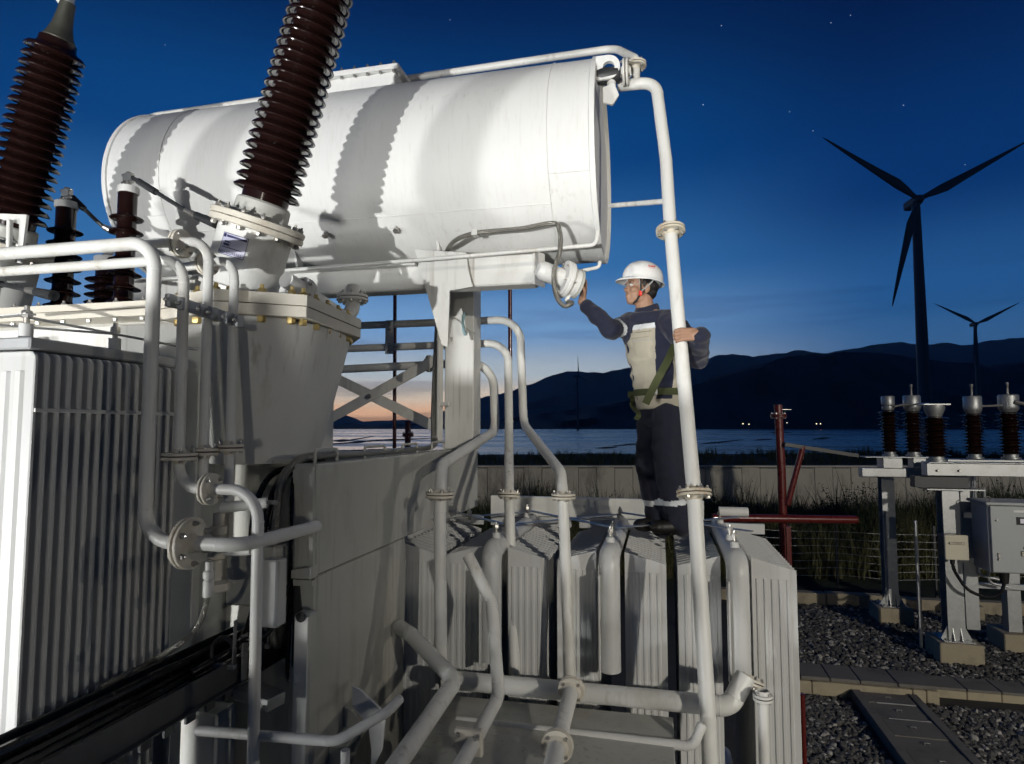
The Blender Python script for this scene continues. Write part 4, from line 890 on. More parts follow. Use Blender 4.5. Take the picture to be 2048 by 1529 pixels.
# small valves under the risers
vt = thing('drain_valve', 'small cream valve assembly below the fourth riser', 'valve', (-1.77, 2.33, 2.6)); c = V((-1.77, 2.32, 2.95))
MB().lathe([(.022, .0), (.022, -.05), (.034, -.055), (.034, -.085), (.022, -.09), (.022, -.13), (.038, -.135), (.038, -.18), (.02, -.19), (.02, -.27), (.05, -.28), (.05, -.31), (.015, -.32)], c, n=20).build('valve_body', CREAM, vt)
MB().cyl(c + V((0, 0, -.16)), c + V((.14, .02, -.15)), .018, .018, 14).build('side_port', PAINT, vt); MB().cyl(c + V((.14, .02, -.15)), c + V((.17, .02, -.15)), .008, .008, 8).build('spindle', STEEL, vt)
MB().cyl(c + V((.01, 0, .02)), c + V((.18, .06, .04)), .022, .022, 14).build('side_port', PAINT, vt); MB().cyl(c + V((.18, .06, .04)), c + V((.22, .07, .04)), .009, .009, 8).build('spindle', STEEL, vt)
vt = thing('relief_box', 'small grey box behind the front pipes', 'box', (-1.75, 2.6, 2.6)); MB().box(-1.88, -1.64, 2.52, 2.66, 2.52, 2.78, .01).build('body', GREYP, vt); MB().box(-1.66, -1.58, 2.45, 2.53, 2.46, 2.74, .008).build('cover', PAINT, vt)
hz = thing('drain_hose', 'braided metal hose hanging from the big flange to the cable tray', 'hose', at(300, 1330, y=2.1))
c = at(418, 1135, y=2.08); MB().lathe([(.013, 0), (.013, -.03), (.02, -.035), (.02, -.06), (.014, -.065), (.019, -.07), (.019, -.125)], c + V((0, 0, .02)), n=16).build('fitting', PAINT, hz)
MB().tube(smooth_path([c + V((0, 0, -.1)), at(415, 1195, y=2.08), at(404, 1235, y=2.08), at(384, 1268, y=2.05), at(345, 1298, y=2.0), at(290, 1330, x=-2.0), at(200, 1375, x=-2.02)]), .0105, 12).build('hose', BRAID, hz)

# cable tray and cables -----------------------------------------------------------
ty = thing('cable_tray', 'dark steel cable tray climbing past the left radiator', 'cable tray', (-1.9, 2, 2.25))
for x in (-2.06, -1.765): MB().box(x - .004, x + .004, .7, 3.35, 2.225, 2.325, .002).build('side_rail', TRAYM, ty)
MB().box(-1.765, -1.735, .7, 3.35, 2.222, 2.228, .001).build('rail_lip', TRAYM, ty)
for k in range(22): MB().box(-2.055, -1.77, .78 + k * .12, .81 + k * .12, 2.232, 2.25, .002).build('rung', DARK, ty)
for k in range(14): MB().box(-1.772, -1.758, .95 + k * .11, 1.0 + k * .11, 2.18, 2.226, .002).build('side_slot_tab', TRAYM, ty)
po = thing('tray_post', 'galvanised channel post under the cable tray', 'post', (-1.86, 2.2, .3), 'posts under the cable tray')
MB().box(-1.90, -1.82, 2.20, 2.206, .3, 2.21, .001).build('web', GALV, po); MB().box(-1.90, -1.894, 2.15, 2.2, .3, 2.21, .001).build('lip', GALV, po); MB().box(-1.826, -1.82, 2.15, 2.2, .3, 2.21, .001).build('lip', GALV, po)
po = thing('tray_post', 'slim dark post under the near end of the cable tray', 'post', (-1.86, 1.5, .3), 'posts under the cable tray'); MB().box(-1.90, -1.84, 1.62, 1.68, .3, 2.21, .003).build('upright', DARK, po)
hb_ = thing('tray_bracket', 'small bolted bracket hanging off the tray rail', 'bracket', (-1.73, 2.5, 2.2))
bk = MB().box(-1.748, -1.742, 2.46, 2.50, 2.22, 2.42, .002).build('strap', GALV, hb_); put('bolt', bolt_mesh(.012, .02), bk, align((1, 0, 0), (-1.74, 2.48, 2.36))); MB().bar((-1.75, 2.48, 2.19), (-1.56, 2.44, 2.17), .10, .05).build('foot', GALV, hb_)
rnd = random.Random(3)
for k, (x, z, r, lb) in enumerate([(-2.03, 2.275, .021, 'outermost black cable in the tray against the radiator'), (-1.985, 2.277, .023, 'second black cable from the radiator in the tray'), (-1.935, 2.278, .024, 'middle black cable in the tray'), (-1.885, 2.276, .022, 'fourth black cable in the tray with dust on it'),
                                (-1.84, 2.275, .02, 'fifth thin black cable in the tray'), (-1.795, 2.275, .021, 'black cable lying along the near tray rail'), (-1.96, 2.318, .02, 'black cable lying on top of the others in the tray')]):
    pts = [V((x + .012 * noise.noise(V((k * 9, i * .5, 0))), .7 + i * .13, z + .004 * noise.noise(V((k * 5, i * .7, 3))))) for i in range(20)]
    if k in (3, 5, 6): pts += [V((x + .05, 3.2, z + .04)), V((x + .12, 3.25, z + .2)), V((x + .15, 3.2, z + .5))]
    tag(MB().tube(smooth_path(pts, 3), r, 10).build('tray_cable', RUBB), lb, 'cable', 'black cables in the tray')

# braided hoses that come down the column and over the side panel
def hose(label, pts, r, material=None, grp='armoured hoses over the side panel'):
    tag(MB().tube(smooth_path(pts, 6), r, 12).build('armoured_hose', material or BRAID), label, 'hose', grp)
for k, (dx, dy, lb) in enumerate([(0, 0, 'front armoured hose bending down at the side panel corner'), (-.03, .04, 'second armoured hose bending down at the panel corner'), (-.06, .08, 'rear armoured hose bending down at the panel corner')]):
    hose(lb, [(-1.60 + dx * .3, 4.58, 4.5), (-1.63 + dx * .3, 4.58, 4.0), (-1.64 + dx * .4, 4.57, 3.5), (-1.63 + dx * .4, 4.54, 3.24), (-1.60 + dx * .3, 4.4, 3.165), (-1.56 + dx * .5, 3.9, 3.158), (-1.56 + dx * .5, 3.2, 3.158), (-1.57 + dx, 2.85 + dy, 3.165),
             (-1.62 + dx, 2.68 + dy, 3.15), (-1.66 + dx, 2.60 + dy, 3.06), (-1.675 + dx, 2.58 + dy, 2.9), (-1.68 + dx, 2.57 + dy, 2.65), (-1.68 + dx, 2.6 + dy, 2.35), (-1.75 + dx, 2.8 + dy, 2.33)], .0165)
for k, (dx, lb) in enumerate([(0, 'glossy black cable dropping beside the armoured hoses'), (.03, 'second glossy black cable dropping by the panel opening')]):
    hose(lb, [(-1.66 + dx, 2.9, 3.13), (-1.655 + dx, 2.72, 3.10), (-1.64 + dx, 2.66, 2.98), (-1.625 + dx, 2.64, 2.8), (-1.63 + dx, 2.64, 2.4), (-1.64 + dx, 2.66, 2.2), (-1.7 + dx, 2.8, 2.1)], .017, RUBB, 'black cables by the panel corner')

for k, (pts, r, lb) in enumerate([([(-1.70, 2.62, 2.95), (-1.72, 2.56, 2.7), (-1.74, 2.52, 2.5), (-1.80, 2.5, 2.36), (-1.86, 2.3, 2.31)], .014, 'black cable curling from the corner down into the tray'),
                              ([(-1.62, 2.60, 2.60), (-1.66, 2.52, 2.42), (-1.74, 2.46, 2.40), (-1.80, 2.56, 2.35), (-1.86, 2.7, 2.31)], .012, 'looped thin black cable above the tray'),
                              ([(-1.70, 2.86, 3.10), (-1.73, 2.70, 3.06), (-1.75, 2.62, 2.90), (-1.76, 2.60, 2.62), (-1.78, 2.62, 2.42), (-1.84, 2.75, 2.33)], .016, 'outer black cable bent over the shoulder plate'),
                              ([(-1.74, 2.86, 3.12), (-1.78, 2.68, 3.07), (-1.80, 2.60, 2.92), (-1.80, 2.58, 2.70)], .014, 'short black cable behind the fourth riser')]):
    hose(lb, pts, r, RUBB, 'black cables by the panel corner')
for k, (x, y, z, lb) in enumerate([(-1.79, 2.40, 2.36, 'black cable clamp standing on the near part of the tray'), (-1.80, 2.66, 2.36, 'black cable clamp standing on the far part of the tray')]):
    t = thing('cable_clamp', lb, 'clamp', (x, y, z), 'cable clamps on the tray'); MB().tube(smooth_path([(x - .05, y, z - .04), (x - .05, y, z + .03), (x, y, z + .065), (x + .05, y, z + .03), (x + .05, y, z - .04)]), .009, 8).build('hoop', DARK, t); MB().box(x - .06, x + .06, y - .012, y + .012, z - .06, z - .04, .003).build('foot', GALV, t); MB().bar((x + .05, y, z - .05), (x + .055, y, z + .14), .02, .006).build('strap', GALV, t)

# =================================================================== CONSERVATOR TANK
YC, ZC, RC, XCL, XCR = 4.5, 5.18, .688, -3.98, -.37
ct = thing('conservator_tank', 'big white horizontal oil conservator tank above the transformer', 'tank', (-2.2, 4.5, 4.48))
def cyl_pt(x, a, r=RC): return V((x, YC - r * math.cos(a), ZC + r * math.sin(a)))      # a = 0 faces the viewer, +90 is up
sh = MB(); n = 120; nx = 18
xs = [XCL + (XCR - XCL) * i / nx for i in range(nx + 1)]
def dent(x, a): return RC + .0022 * noise.noise(V((x * 1.6, a * 2.2, 1)))
vs = [cyl_pt(x, 2 * math.pi * j / n, dent(x, 2 * math.pi * j / n) if 0 < i < nx else RC) for i, x in enumerate(xs) for j in range(n)]; fs = []
for i in range(nx):
    for j in range(n): fs.append((i * n + j, i * n + (j + 1) % n, (i + 1) * n + (j + 1) % n, (i + 1) * n + j))
sh.add(vs, fs).build('shell', TANKP, ct, ang=60)
for x, s in ((XCL, -1), (XCR, 1)):
    MB().lathe([(RC + .002, -.03), (RC + .012, -.026), (RC + .012, .006), (RC - .012, .008), (RC - .014, -.02), (.02, -.022)], (x, YC, ZC), (s, 0, 0), 120).build('end_plate', TANKP, ct)
def seam_ring(u, v):
    x = at(u, v, y=3.82).x; pts = [cyl_pt(x, 2 * math.pi * j / 90, RC + .001) for j in range(91)]; MB().tube(pts, .0045, 6).build('weld_seam', TANKP, ct); return x
xr1 = seam_ring(1093, 300); xr0 = seam_ring(318, 350)
for (a, x0, x1) in ((-.70, xr0, xr1), (-.43, xr1, XCR), (-.50, XCL, xr0)): MB().tube([cyl_pt(x0 + (x1 - x0) * i / 12, a, RC + .001) for i in range(13)], .004, 6).build('weld_seam', TANKP, ct)
mh = MB(); xa, xb = -2.50, -1.80
mh.box(xa + .04, xb - .04, YC - .32, YC + .25, ZC + RC - .18, ZC + RC + .02, .006); mh.build('manhole_neck', TANKP, ct)
mc = MB().box(xa, xb, YC - .36, YC + .3, ZC + RC + .022, ZC + RC + .06, .006).build('manhole_cover', TANKP, ct)
for k in range(7): put('bolt', bolt_mesh(.012, .045), mc, Matrix.Translation((xa + .04 + k * (xb - xa - .08) / 6, YC - .34, ZC + RC + .041)))
# lug on the right end
lg = [(0, -.095), (.10, -.095)] + [(.10 + .095 * math.cos(R_(a)), .0 + .095 * math.sin(R_(a))) for a in range(-80, 91, 10)] + [(0, .095)]
m = MB(); o = V((XCR + .004, 3.99, 5.60)); outer = [(0, -.08)] + [(.075 + .08 * math.cos(R_(a)), .08 * math.sin(R_(a))) for a in range(-90, 91, 10)] + [(0, .08)]
inner = [(.095 + .045 * math.cos(R_(a)), .045 * math.sin(R_(a))) for a in range(-90, 271, 18)]
def plate_hole(outer, c, r, o, th, nm, material, parent, k=40):
    # plate with a round hole: ring of quads between outline samples and the hole
    pts = []
    for i in range(k):
        a = 2 * math.pi * i / k; d = V((math.cos(a), math.sin(a), 0)); best = None
        for p, q in zip(outer, outer[1:] + outer[:1]):
            e = (q[0] - p[0], q[1] - p[1]); den = d.x * e[1] - d.y * e[0]
            if abs(den) < 1e-9: continue
            t = ((p[0] - c[0]) * e[1] - (p[1] - c[1]) * e[0]) / den; s_ = ((p[0] - c[0]) * d.y - (p[1] - c[1]) * d.x) / den
            if t > 0 and -1e-6 <= s_ <= 1 + 1e-6 and (best is None or t < best): best = t
        pts.append((c[0] + d.x * best, c[1] + d.y * best))
    hs = [(c[0] + r * math.cos(2 * math.pi * i / k), c[1] + r * math.sin(2 * math.pi * i / k)) for i in range(k)]
    vs = []; fs = []
    for y in (-th / 2, th / 2):
        vs += [o + V((p[0], y, p[1])) for p in pts] + [o + V((p[0], y, p[1])) for p in hs]
    for i in range(k):
        j = (i + 1) % k; fs += [(i, j, k + j, k + i), (2 * k + i, 3 * k + i, 3 * k + j, 2 * k + j), (i, 2 * k + i, 2 * k + j, j), (k + i, k + j, 3 * k + j, 3 * k + i)]
    return MB().add(vs, fs).build(nm, material, parent)
plate_hole(outer, (.082, 0), .038, o, .03, 'lifting_lug', TANKP, ct)
ev = thing('tank_valve', 'dark shut off valve at the upper right end of the white tank', 'valve', (XCR + .1, 4.0, 5.5))
flange(ev, V((XCR + .19, 4.02, 5.575)), (1, 0, 0), .085, .014, .006, 4, hub=.03, material=PAINT); MB().lathe([(.05, 0), (.055, .03), (.05, .13), (.04, .15)], V((XCR + .01, 4.02, 5.565)), (1, 0, 0), 20).build('valve_body', DARK, ev)
MB().cyl((XCR + .1, 4.02, 5.53), (XCR + .1, 4.0, 5.40), .03, .022, 14).build('bonnet', PAINT, ev); MB().prism([(0, 0), (.07, .02), (.10, -.06), (.06, -.12), (.0, -.10)], V((XCR + .05, 3.97, 5.46)), (1, 0, 0), (0, 0, 1), .02).build('lever', PAINT, ev)
# pipes along the tank
pipe('white vent pipe running along the top of the white tank', [at(276, 246, y=4.3), at(312, 232, y=4.38), at(1230, 97, y=4.4), at(1272, 118, d=4.02), at(1272, 165, d=4.02)], .026, [(at(1271, 131, d=4.02), (0, 0, 1), .07, 4)], rad=[.06, .14, .06], name='vent_pipe')
pipe('slim white pipe along the lower front edge of the white tank', [at(560, 542, y=3.93), at(880, 517, y=3.93), at(1192, 490, y=3.93), at(1196, 462, y=3.93)], .0135, rad=.04, name='drain_pipe')
pipe('thin white hook pipe under the right end of the white tank', [at(1160, 543, y=4.15), at(1198, 535, y=4.15), at(1200, 523, y=4.15)], .012, rad=.03, name='drain_pipe')
for (u, v, lb) in ((648, 495, 'left small lug stub on the lower tank front'), (790, 490, 'right small lug stub on the lower tank front')):
    c = cyl_pt(at(u, v, y=4.0).x, -.83); t = thing('cable_lug', lb, 'lug', c, 'small lugs on the tank front'); nn = V((0, -math.cos(.83), -math.sin(.83))); MB().lathe([(.012, 0), (.012, .03), (.02, .032), (.02, .045)], c, nn, 10).build('stud', STEEL, t); MB().box(c.x - .04, c.x + .0, c.y - .03, c.y - .024, c.z - .03, c.z + .005, .001).build('tab', PAINT, t)

# support frame ---------------------------------------------------------------------
sf = thing('tank_support', 'white steel column and beam frame carrying the white tank', 'support frame', (-1.5, 4.7, 3.13))
MB().box(-1.60, -1.37, 4.64, 4.84, 3.137, 4.42, .006).build('column', PAINT, sf)
MB().box(-4.0, -.80, 4.12, 4.28, 4.255, 4.46, .010).build('front_beam', PAINT, sf); MB().box(-4.0, -.80, 4.72, 4.88, 4.424, 4.56, .008).build('rear_beam', PAINT, sf)
MB().box(-4.0, -1.62, 4.06, 4.118, 4.415, 4.43, .003).build('beam_lip', PAINT, sf)
MB().prism([(0, -.0), (.13, 0), (.13, .23), (0, .23)], V((-.802, 4.12, 4.25)), (.4, 1, 0), (0, 0, 1), .01).build('beam_end', PAINT, sf)
m = MB(); P_ = px_poly([(830, 500), (932, 506), (938, 545), (946, 574), (900, 582), (896, 695), (884, 690)], 4.09); m.prism(P_, V((0, 4.09, 0)), (1, 0, 0), (0, 0, 1), .014); m.build('gusset_plate', PAINT, sf, smooth=False)
MB().box(-1.62, -1.604, 4.52, 4.62, 3.2, 4.5, .002).build('cable_strip', PAINT, sf)
for x in (-3.6, -2.6, -1.49): MB().prism([(-.30, 0), (.30, 0), (.42, .26), (-.42, .26)], V((x, YC, 4.46)), (0, 1, 0), (0, 0, 1), .02).build('saddle', PAINT, sf)
MB().box(-2.95, -2.75, 4.64, 4.84, 3.16, 4.42, .006).build('column', PAINT, sf)
MB().bar(at(596, 873, y=4.86), at(880, 715, y=4.86), .085, .012, upv=(0, 1, 0)).build('cross_brace', PAINT, sf); bb = MB().bar(at(630, 737, y=4.88), at(882, 860, y=4.88), .085, .012, upv=(0, 1, 0)).build('cross_brace', PAINT, sf); put('bolt', bolt_mesh(.02, .04), bb, align((0, 1, 0), at(741, 793, y=4.86)))
hd = thing('lock_handle', 'pale blue padlock handle wired to the white column', 'handle', at(930, 650, y=4.6))
MB().tube(smooth_path([at(929, 628, y=4.63), at(927, 632, y=4.58), at(926, 650, y=4.56), at(928, 664, y=4.58), at(931, 669, y=4.63)]), .012, 10).build('grip', mat('pale_blue', (.35, .55, .60), .4), hd); MB().tube(smooth_path([at(900, 635, y=4.63), at(915, 640, y=4.62), at(930, 655, y=4.6), at(950, 667, y=4.62)]), .003, 6).build('wire', STEEL, hd)
for v in (548, 605, 680, 808): 
    c = at(887, v, y=4.55); k = MB().box(c.x - .05, c.x + .04, c.y - .01, c.y + .05, c.z - .014, c.z + .014, .002).build('cable_clip', PAINT, sf)
# oil level gauge -----------------------------------------------------------------
g0, g1 = at(1070, 536, d=4.03), at(1175, 577, d=4.15); ga = (g1 - g0).normalized(); gl = (g1 - g0).length
og = thing('oil_level_gauge', 'round cream oil level gauge under the tank, touched by the worker', 'gauge', g0)
MB().lathe([(.040, .02), (.060, .05), (.062, .06), (.062, gl * .52)], g0, ga, 32).build('neck', WHITEP, og); f = MB().lathe([(.118, 0), (.122, .004), (.122, .020), (.118, .024), (.120, .028), (.122, .03), (.122, .046), (.118, .05)], g0 + ga * gl * .50, ga, 40).build('flange_ring', WHITEP, og)
MB().lathe([(.088, .05), (.092, .055), (.092, .105), (.080, .108)], g0 + ga * gl * .50, ga, 40).build('housing', WHITEP, og); MB().lathe([(.090, .108), (.097, .112), (.097, .124), (.085, .128)], g0 + ga * gl * .50, ga, 40).build('dial_rim', GREYP, og)
x, y, a = frame(ga)
for k in range(6): an = k * math.pi / 3 + .3; put('bolt', bolt_mesh(.008, .05), f, align(ga, g0 + ga * (gl * .5 + .025) + x * (.103 * math.cos(an)) + y * (.103 * math.sin(an))))
GFACE = g0 + ga * (gl * .50 + .128); GAX = ga.copy()
dn = (V((0, 0, -1)) - ga * ga.dot(V((0, 0, -1)))).normalized(); sp = g0 + ga * (gl * .5 + .08) + dn * .088; MB().cyl(sp, sp + dn * .05 - ga * .01, .016, .013, 12).build('cable_gland', WHITEP, og)
hose('armoured hose looping from the column across the tank to the gauge', [at(888, 640, y=4.57), at(886, 560, y=4.55), at(889, 520, y=4.40), at(905, 486, y=3.98), at(950, 467, y=3.93), at(1040, 458, y=3.92), at(1105, 447, y=3.92), at(1119, 462, y=3.90), at(1120, 500, y=3.92), at(1108, 545, y=3.95), at(1112, 590, d=4.02), at(1128, 612, d=4.05), at(1144, 607, d=4.06), sp + dn * .045], .0155, BRAID, 'armoured hoses of the gauge')
m = at(950, 466, y=3.93); tag(MB().box(m.x - .02, m.x + .02, m.y - .02, m.y + .05, m.z - .02, m.z + .02, .002).build('hose_clip', PAINT), 'small white clip holding the gauge hose to the tank', 'clip')

# =================================================================== BALANCE PIPES TO THE RADIATORS
pipe('white pipe with the highest bend right of the column', [at(560, 658, y=5.0), at(1040, 639, y=4.9), at(1047, 848, y=4.75), at(1122, 945, d=3.75), at(1126, 990, d=3.65), at(1141, 1390, d=3.5)], .031, [(at(1127, 993, d=3.65), (0, .03, 1), .068)], rad=[.20, .16, .14], nb=6)
pipe('white pipe with the middle bend right of the column', [at(560, 703, y=5.0), at(1016, 686, y=4.9), at(1018, 860, y=4.6), at(1018, 990, d=3.95), at(1031, 1385, d=3.75)], .031, [(at(1018, 990, d=3.95), (0, .12, 1), .068)], rad=[.20, .3, .3], nb=6)
pipe('white pipe with the lowest bend, sweeping left in front of the panel', [at(560, 745, y=5.0), at(986, 724, y=4.9), at(991, 862, y=4.75), at(884, 930, d=3.75), at(880, 1000, d=3.55), at(882, 1340, d=3.5)], .034, [(at(880, 990, d=3.56), (0, .02, 1), .079), (at(858, 728, y=4.93), (1, 0, 0), .07)], rad=[.24, .16, .16], nb=6)
cl_ = thing('pipe_clip', 'white clip plate tying the two upper pipes behind the tank support', 'clip', at(780, 675, y=4.93)); c = at(780, 675, y=4.9); pl = MB().box(c.x - .035, c.x + .035, 4.88, 4.90, c.z - .14, c.z + .14, .004).build('plate', PAINT, cl_)
for v in (650, 661, 690, 701): put('bolt', bolt_mesh(.014, .02), pl, align((0, 1, 0), at(780, v, y=4.89)))
bigp = pipe('long white balance pipe on the right, gripped by the worker', [at(1238, 172, d=4.05), at(1312, 165, d=3.95), at(1332, 320, d=3.78), at(1341, 462, d=3.62), at(1388, 985, d=3.25), at(1416, 1430, d=3.05), at(1424, 1600, d=3.0)], .0365, [(at(1341, 462, d=3.62), at(1341, 462, d=3.62) - at(1388, 985, d=3.25), .083), (at(1388, 987, d=3.25), at(1341, 462, d=3.62) - at(1388, 985, d=3.25), .086)], rad=[.12, .5, .5, 2, 2], nb=6, fmat=RUSTY)
MB().cyl(at(1221, 412, d=4.15), at(1331, 403, d=3.68), .016, .016, 12).build('tie_rod', PAINT, bigp); MB().cyl(at(1272, 150, d=4.0), at(1272, 170, d=4.0), .022, .022, 14).build('branch_stub', PAINT, bigp)
# pipe from the turret to the tank
pipe('white elbow pipe linking the turret with the tank beam', [at(572, 560, d=3.2), at(600, 578, d=3.3), at(692, 640, d=3.78), at(705, 618, d=3.85), at(706, 575, d=3.9)], .043, [(at(705, 597, d=3.87), (0, 0, 1), .095, 8), (at(606, 583, d=3.32), at(692, 640, d=3.78) - at(600, 578, d=3.3), .075, 6)], rad=[.1, .09, .05], fmat=PAINT)

# =================================================================== RIGHT RADIATOR BANK
HW = .305; ZB, ZE, ZP = .75, 2.545, 2.605
HI = .078
polyR = [(HI, ZB), (HW, ZB), (HW, ZE), (HI, ZP)]; polyL = [(-HW, ZB), (-HI, ZB), (-HI, ZP), (-HW, ZE)]
rfms = [fin_mesh([(x, z - 1.7) for x, z in pp], .011, [sg * q for q in (.11, .148, .186, .224, .262)], lambda x: (ZB - 1.62, ZE - 1.7 - .05), .013, 'fin_panel', RADP, bev=.002) for pp, sg in ((polyR, 1), (polyL, -1))]
NR, PR, YR0 = 17, .062, 3.70
rl = ['radiator farthest left in the right bank, half hidden by the side panel', 'second radiator of the right bank, below the left pipes', 'third radiator of the right bank, in front of the worker', 'rightmost radiator of the right bank, behind the long white pipe']
RXC = [-1.625, -.955, -.285, .385]
for xc, lb in zip(RXC, rl):
    r = thing('radiator', lb, 'radiator', (xc, 4.2, ZB), 'finned oil radiators')
    for k in range(NR):
        for fm2 in rfms: put('fin_panel', fm2, r, Matrix.Translation((xc, YR0 + k * PR, 1.7)))
    MB().tube(fillet([V((xc, 4.80, ZP - .01)), V((xc, 3.615, ZP - .01)), V((xc, 3.615, 1.98))], .075, 8), .058, 24).build('header_pipe', RADP, r)
    MB().box(xc - .056, xc - .046, 3.545, 3.60, 1.95, 2.50, .002).build('flow_strip', RADP, r)
    MB().cyl((xc, 3.66, 1.05), (xc, 4.8, 1.05), .055, .055, 20).build('lower_header', RADP, r)
    for y in (3.72, 3.95, 4.62):
        n_ = MB().cyl((xc, y, ZP + .04), (xc, y, ZP + .075), .024, .024, 14).build('stay_boss', RADP, r); put('bolt', bolt_mesh(.017, .02), n_, Matrix.Translation((xc, y, ZP + .09)))
    MB().box(xc - HW, xc + HW, 4.74, 4.77, ZE + .02, ZP + .03, .003).build('end_plate', RADP, r)
stays = [(-1.625, 'leftmost'), (-.955, 'middle'), (-.285, 'right')]
zs = ZP + .082
for i, (xa, nm) in enumerate(zip(RXC[:-1], ('leftmost', 'middle', 'rightmost'))):
    xb = RXC[i + 1] + (.12 if i == 2 else 0); t = thing('cross_stay', nm + ' crossed pair of flat steel stays over the right radiators', 'stay', (xa + .33, 4.28, zs), 'crossed stays over the radiators')
    MB().bar((xa, 3.95, zs + .004 * i), (xb, 4.62, zs + .004 * i), .04, .006).build('flat_bar', GALV, t); MB().bar((xa, 4.62, zs + .008 + .004 * i), (xb, 3.95, zs + .008 + .004 * i), .04, .006).build('flat_bar', GALV, t)
    put('bolt', bolt_mesh(.016, .02), t, Matrix.Translation(((xa + xb) / 2, 4.285, zs + .01)))
tag(MB().box(-1.30, .30, 4.88, 4.93, 2.62, 2.77, .006).build('rear_channel', PAINT), 'long white channel behind the radiator tops', 'channel')
tag(MB().cyl((.40, 4.86, 2.70), (.60, 4.86, 2.70), .034, .034, 20, .004).build('stub_pipe', PAINT), 'short white stub pipe behind the rightmost radiator', 'pipe')

# lower manifold in front of the radiators --------------------------------------------------
pipe('large horizontal manifold pipe at the foot of the radiators', [(-1.15, 3.36, 1.955), (.30, 3.30, 1.975), (.385, 3.36, 2.10)], .047, [((.40, 3.40, 2.06), (.3, .4, 1), .075, 6)], rad=.08, name='manifold_pipe')
pipe('thinner horizontal pipe below the manifold', [(-1.0, 3.12, 1.86), (-.45, 3.10, 1.865), (.12, 3.08, 1.875), (.165, 3.10, 1.97)], .022, rad=.06, name='manifold_pipe')
pipe('upright pipe with a flange at the right radiator foot', [at(1526, 1392, d=3.05), at(1530, 1600, d=3.0)], .024, [(at(1526, 1395, d=3.05), (0, 0, 1), .045, 4)], fmat=PAINT)
pipe('bent pipe leaving the side panel and turning toward the viewer', [at(800, 1255, d=3.7), at(822, 1270, d=3.55), at(910, 1362, d=3.22), at(752, 1590, d=2.45)], .040, rad=[.08, .10])
pipe('bent pipe rising in front of the second radiator', [at(936, 1112, d=3.45), at(983, 1205, d=3.35), at(998, 1392, d=3.15), at(900, 1570, d=2.5)], .031, rad=[.12, .10])
fp = thing('flange_plate', 'square two bolt flange plate on the bent pipe', 'flange', at(938, 1482, d=2.75)); c = at(938, 1484, d=2.78); ax = (at(900, 1570, d=2.5) - at(998, 1392, d=3.15)).normalized()
M = align(ax, c); q = MB().box(-.06, .06, -.055, .055, -.016, .016, .006, M).build('plate', CREAM, fp)
for s in (-1, 1): put('bolt', bolt_mesh(.012, .034), q, M @ Matrix.Translation((s * .042, .036, 0)))
e0, e1, e2 = at(1145, 1372, d=3.22), at(1122, 1460, d=2.9), at(1096, 1570, d=2.5)
pipe('short flanged pipe dropping from the manifold toward the viewer', [e0, e1, e2], .036, [(lerp(e0, e1, .1), e0 - e1, .066, 4), (lerp(e1, e2, .32), e1 - e2, .068, 4)], rad=.1, fmat=CREAM)
pl = MB().box(-1.14, .03, 2.1, 3.36, 1.1, 1.85, .01); m = thing('base_cabinet', 'low dark topped steel cabinet between panel and radiators', 'cabinet', (-.55, 2.7, .3)); pl.build('body', GREYP, m); MB().box(-1.15, .04, 2.09, 3.37, 1.852, 1.872, .004).build('top_sheet', GREYP, m)
for k in range(16): MB().box(.041, .047, 2.15 + k * .075, 2.18 + k * .075, 1.6, 1.84, .001).build('louvre', DARK, m)
pipe('thin handrail pipe low in front of the side panel', [(-1.742, 2.2, 2.145), (-1.16, 2.2, 2.165), (-1.02, 2.32, 2.23), (-1.0, 2.4, 2.25)], .0185, rad=.09, name='rail_pipe')
tag(MB().cyl((-1.125, 2.2, 2.14), (-1.125, 2.2, 1.5), .016, .016, 12).build('rail_post', PAINT), 'short white post under the thin handrail pipe', 'post')
m = MB(); m.prism(px_poly([(706, 1372), (722, 1380), (772, 1428), (770, 1450), (765, 1500), (750, 1529), (752, 1560), (742, 1560), (744, 1500), (738, 1452), (706, 1410)], 2.5), V((0, 2.5, 0)), (1, 0, 0), (0, 0, 1), .012); tag(m.build('curved_bracket', PAINT, smooth=False), 'curved white bracket plate beside the handrail bend', 'bracket')

# =================================================================== WORKER
SKIN = mat('skin', (.33, .19, .125), .55, var=.08, vscale=30, spec=.4)
NAVY = mat('navy_cloth', (.0075, .010, .030), .85, var=.25, vscale=40, bump=.25, bscale=260, sheen=.15)
TROU = mat('trouser_cloth', (.007, .009, .022), .88, var=.25, vscale=30, bump=.25, bscale=240, sheen=.1)
TAN = mat('beige_cloth', (.36, .33, .26), .85, var=.10, vscale=25, bump=.25, bscale=260)
REFL = mat('reflective_tape', (.55, .57, .58), .35, var=.1, vscale=60)
OLIV = mat('olive_webbing', (.045, .055, .016), .75, var=.2, vscale=80, bump=.4, bscale=400)
HAIR = mat('black_hair', (.008, .007, .007), .55, var=.3, vscale=120)
HELM = mat('helmet_shell', (.78, .78, .77), .25, var=.02, vscale=20, coat=.4)
BOOT = mat('boot_leather', (.012, .011, .010), .5, var=.3, vscale=30)
REDB = mat('red_buckle', (.65, .03, .02), .4)
STRAP = mat('grey_strap', (.30, .31, .31), .7)
def capsule(m, a, b, ra, rb, n=14):
    a, b = V(a), V(b); ax = b - a; L = ax.length; k = 4
    pr = [(max(.0005, ra * math.cos(R_(90 - 90 * i / k))), -ra * math.cos(R_(90 * i / k))) for i in range(k)] + [(ra, 0), (rb, L)] + [(max(.0005, rb * math.cos(R_(90 * i / k))), L + rb * math.sin(R_(90 * i / k))) for i in range(1, k + 1)]
    m.lathe(pr, a, ax, n)
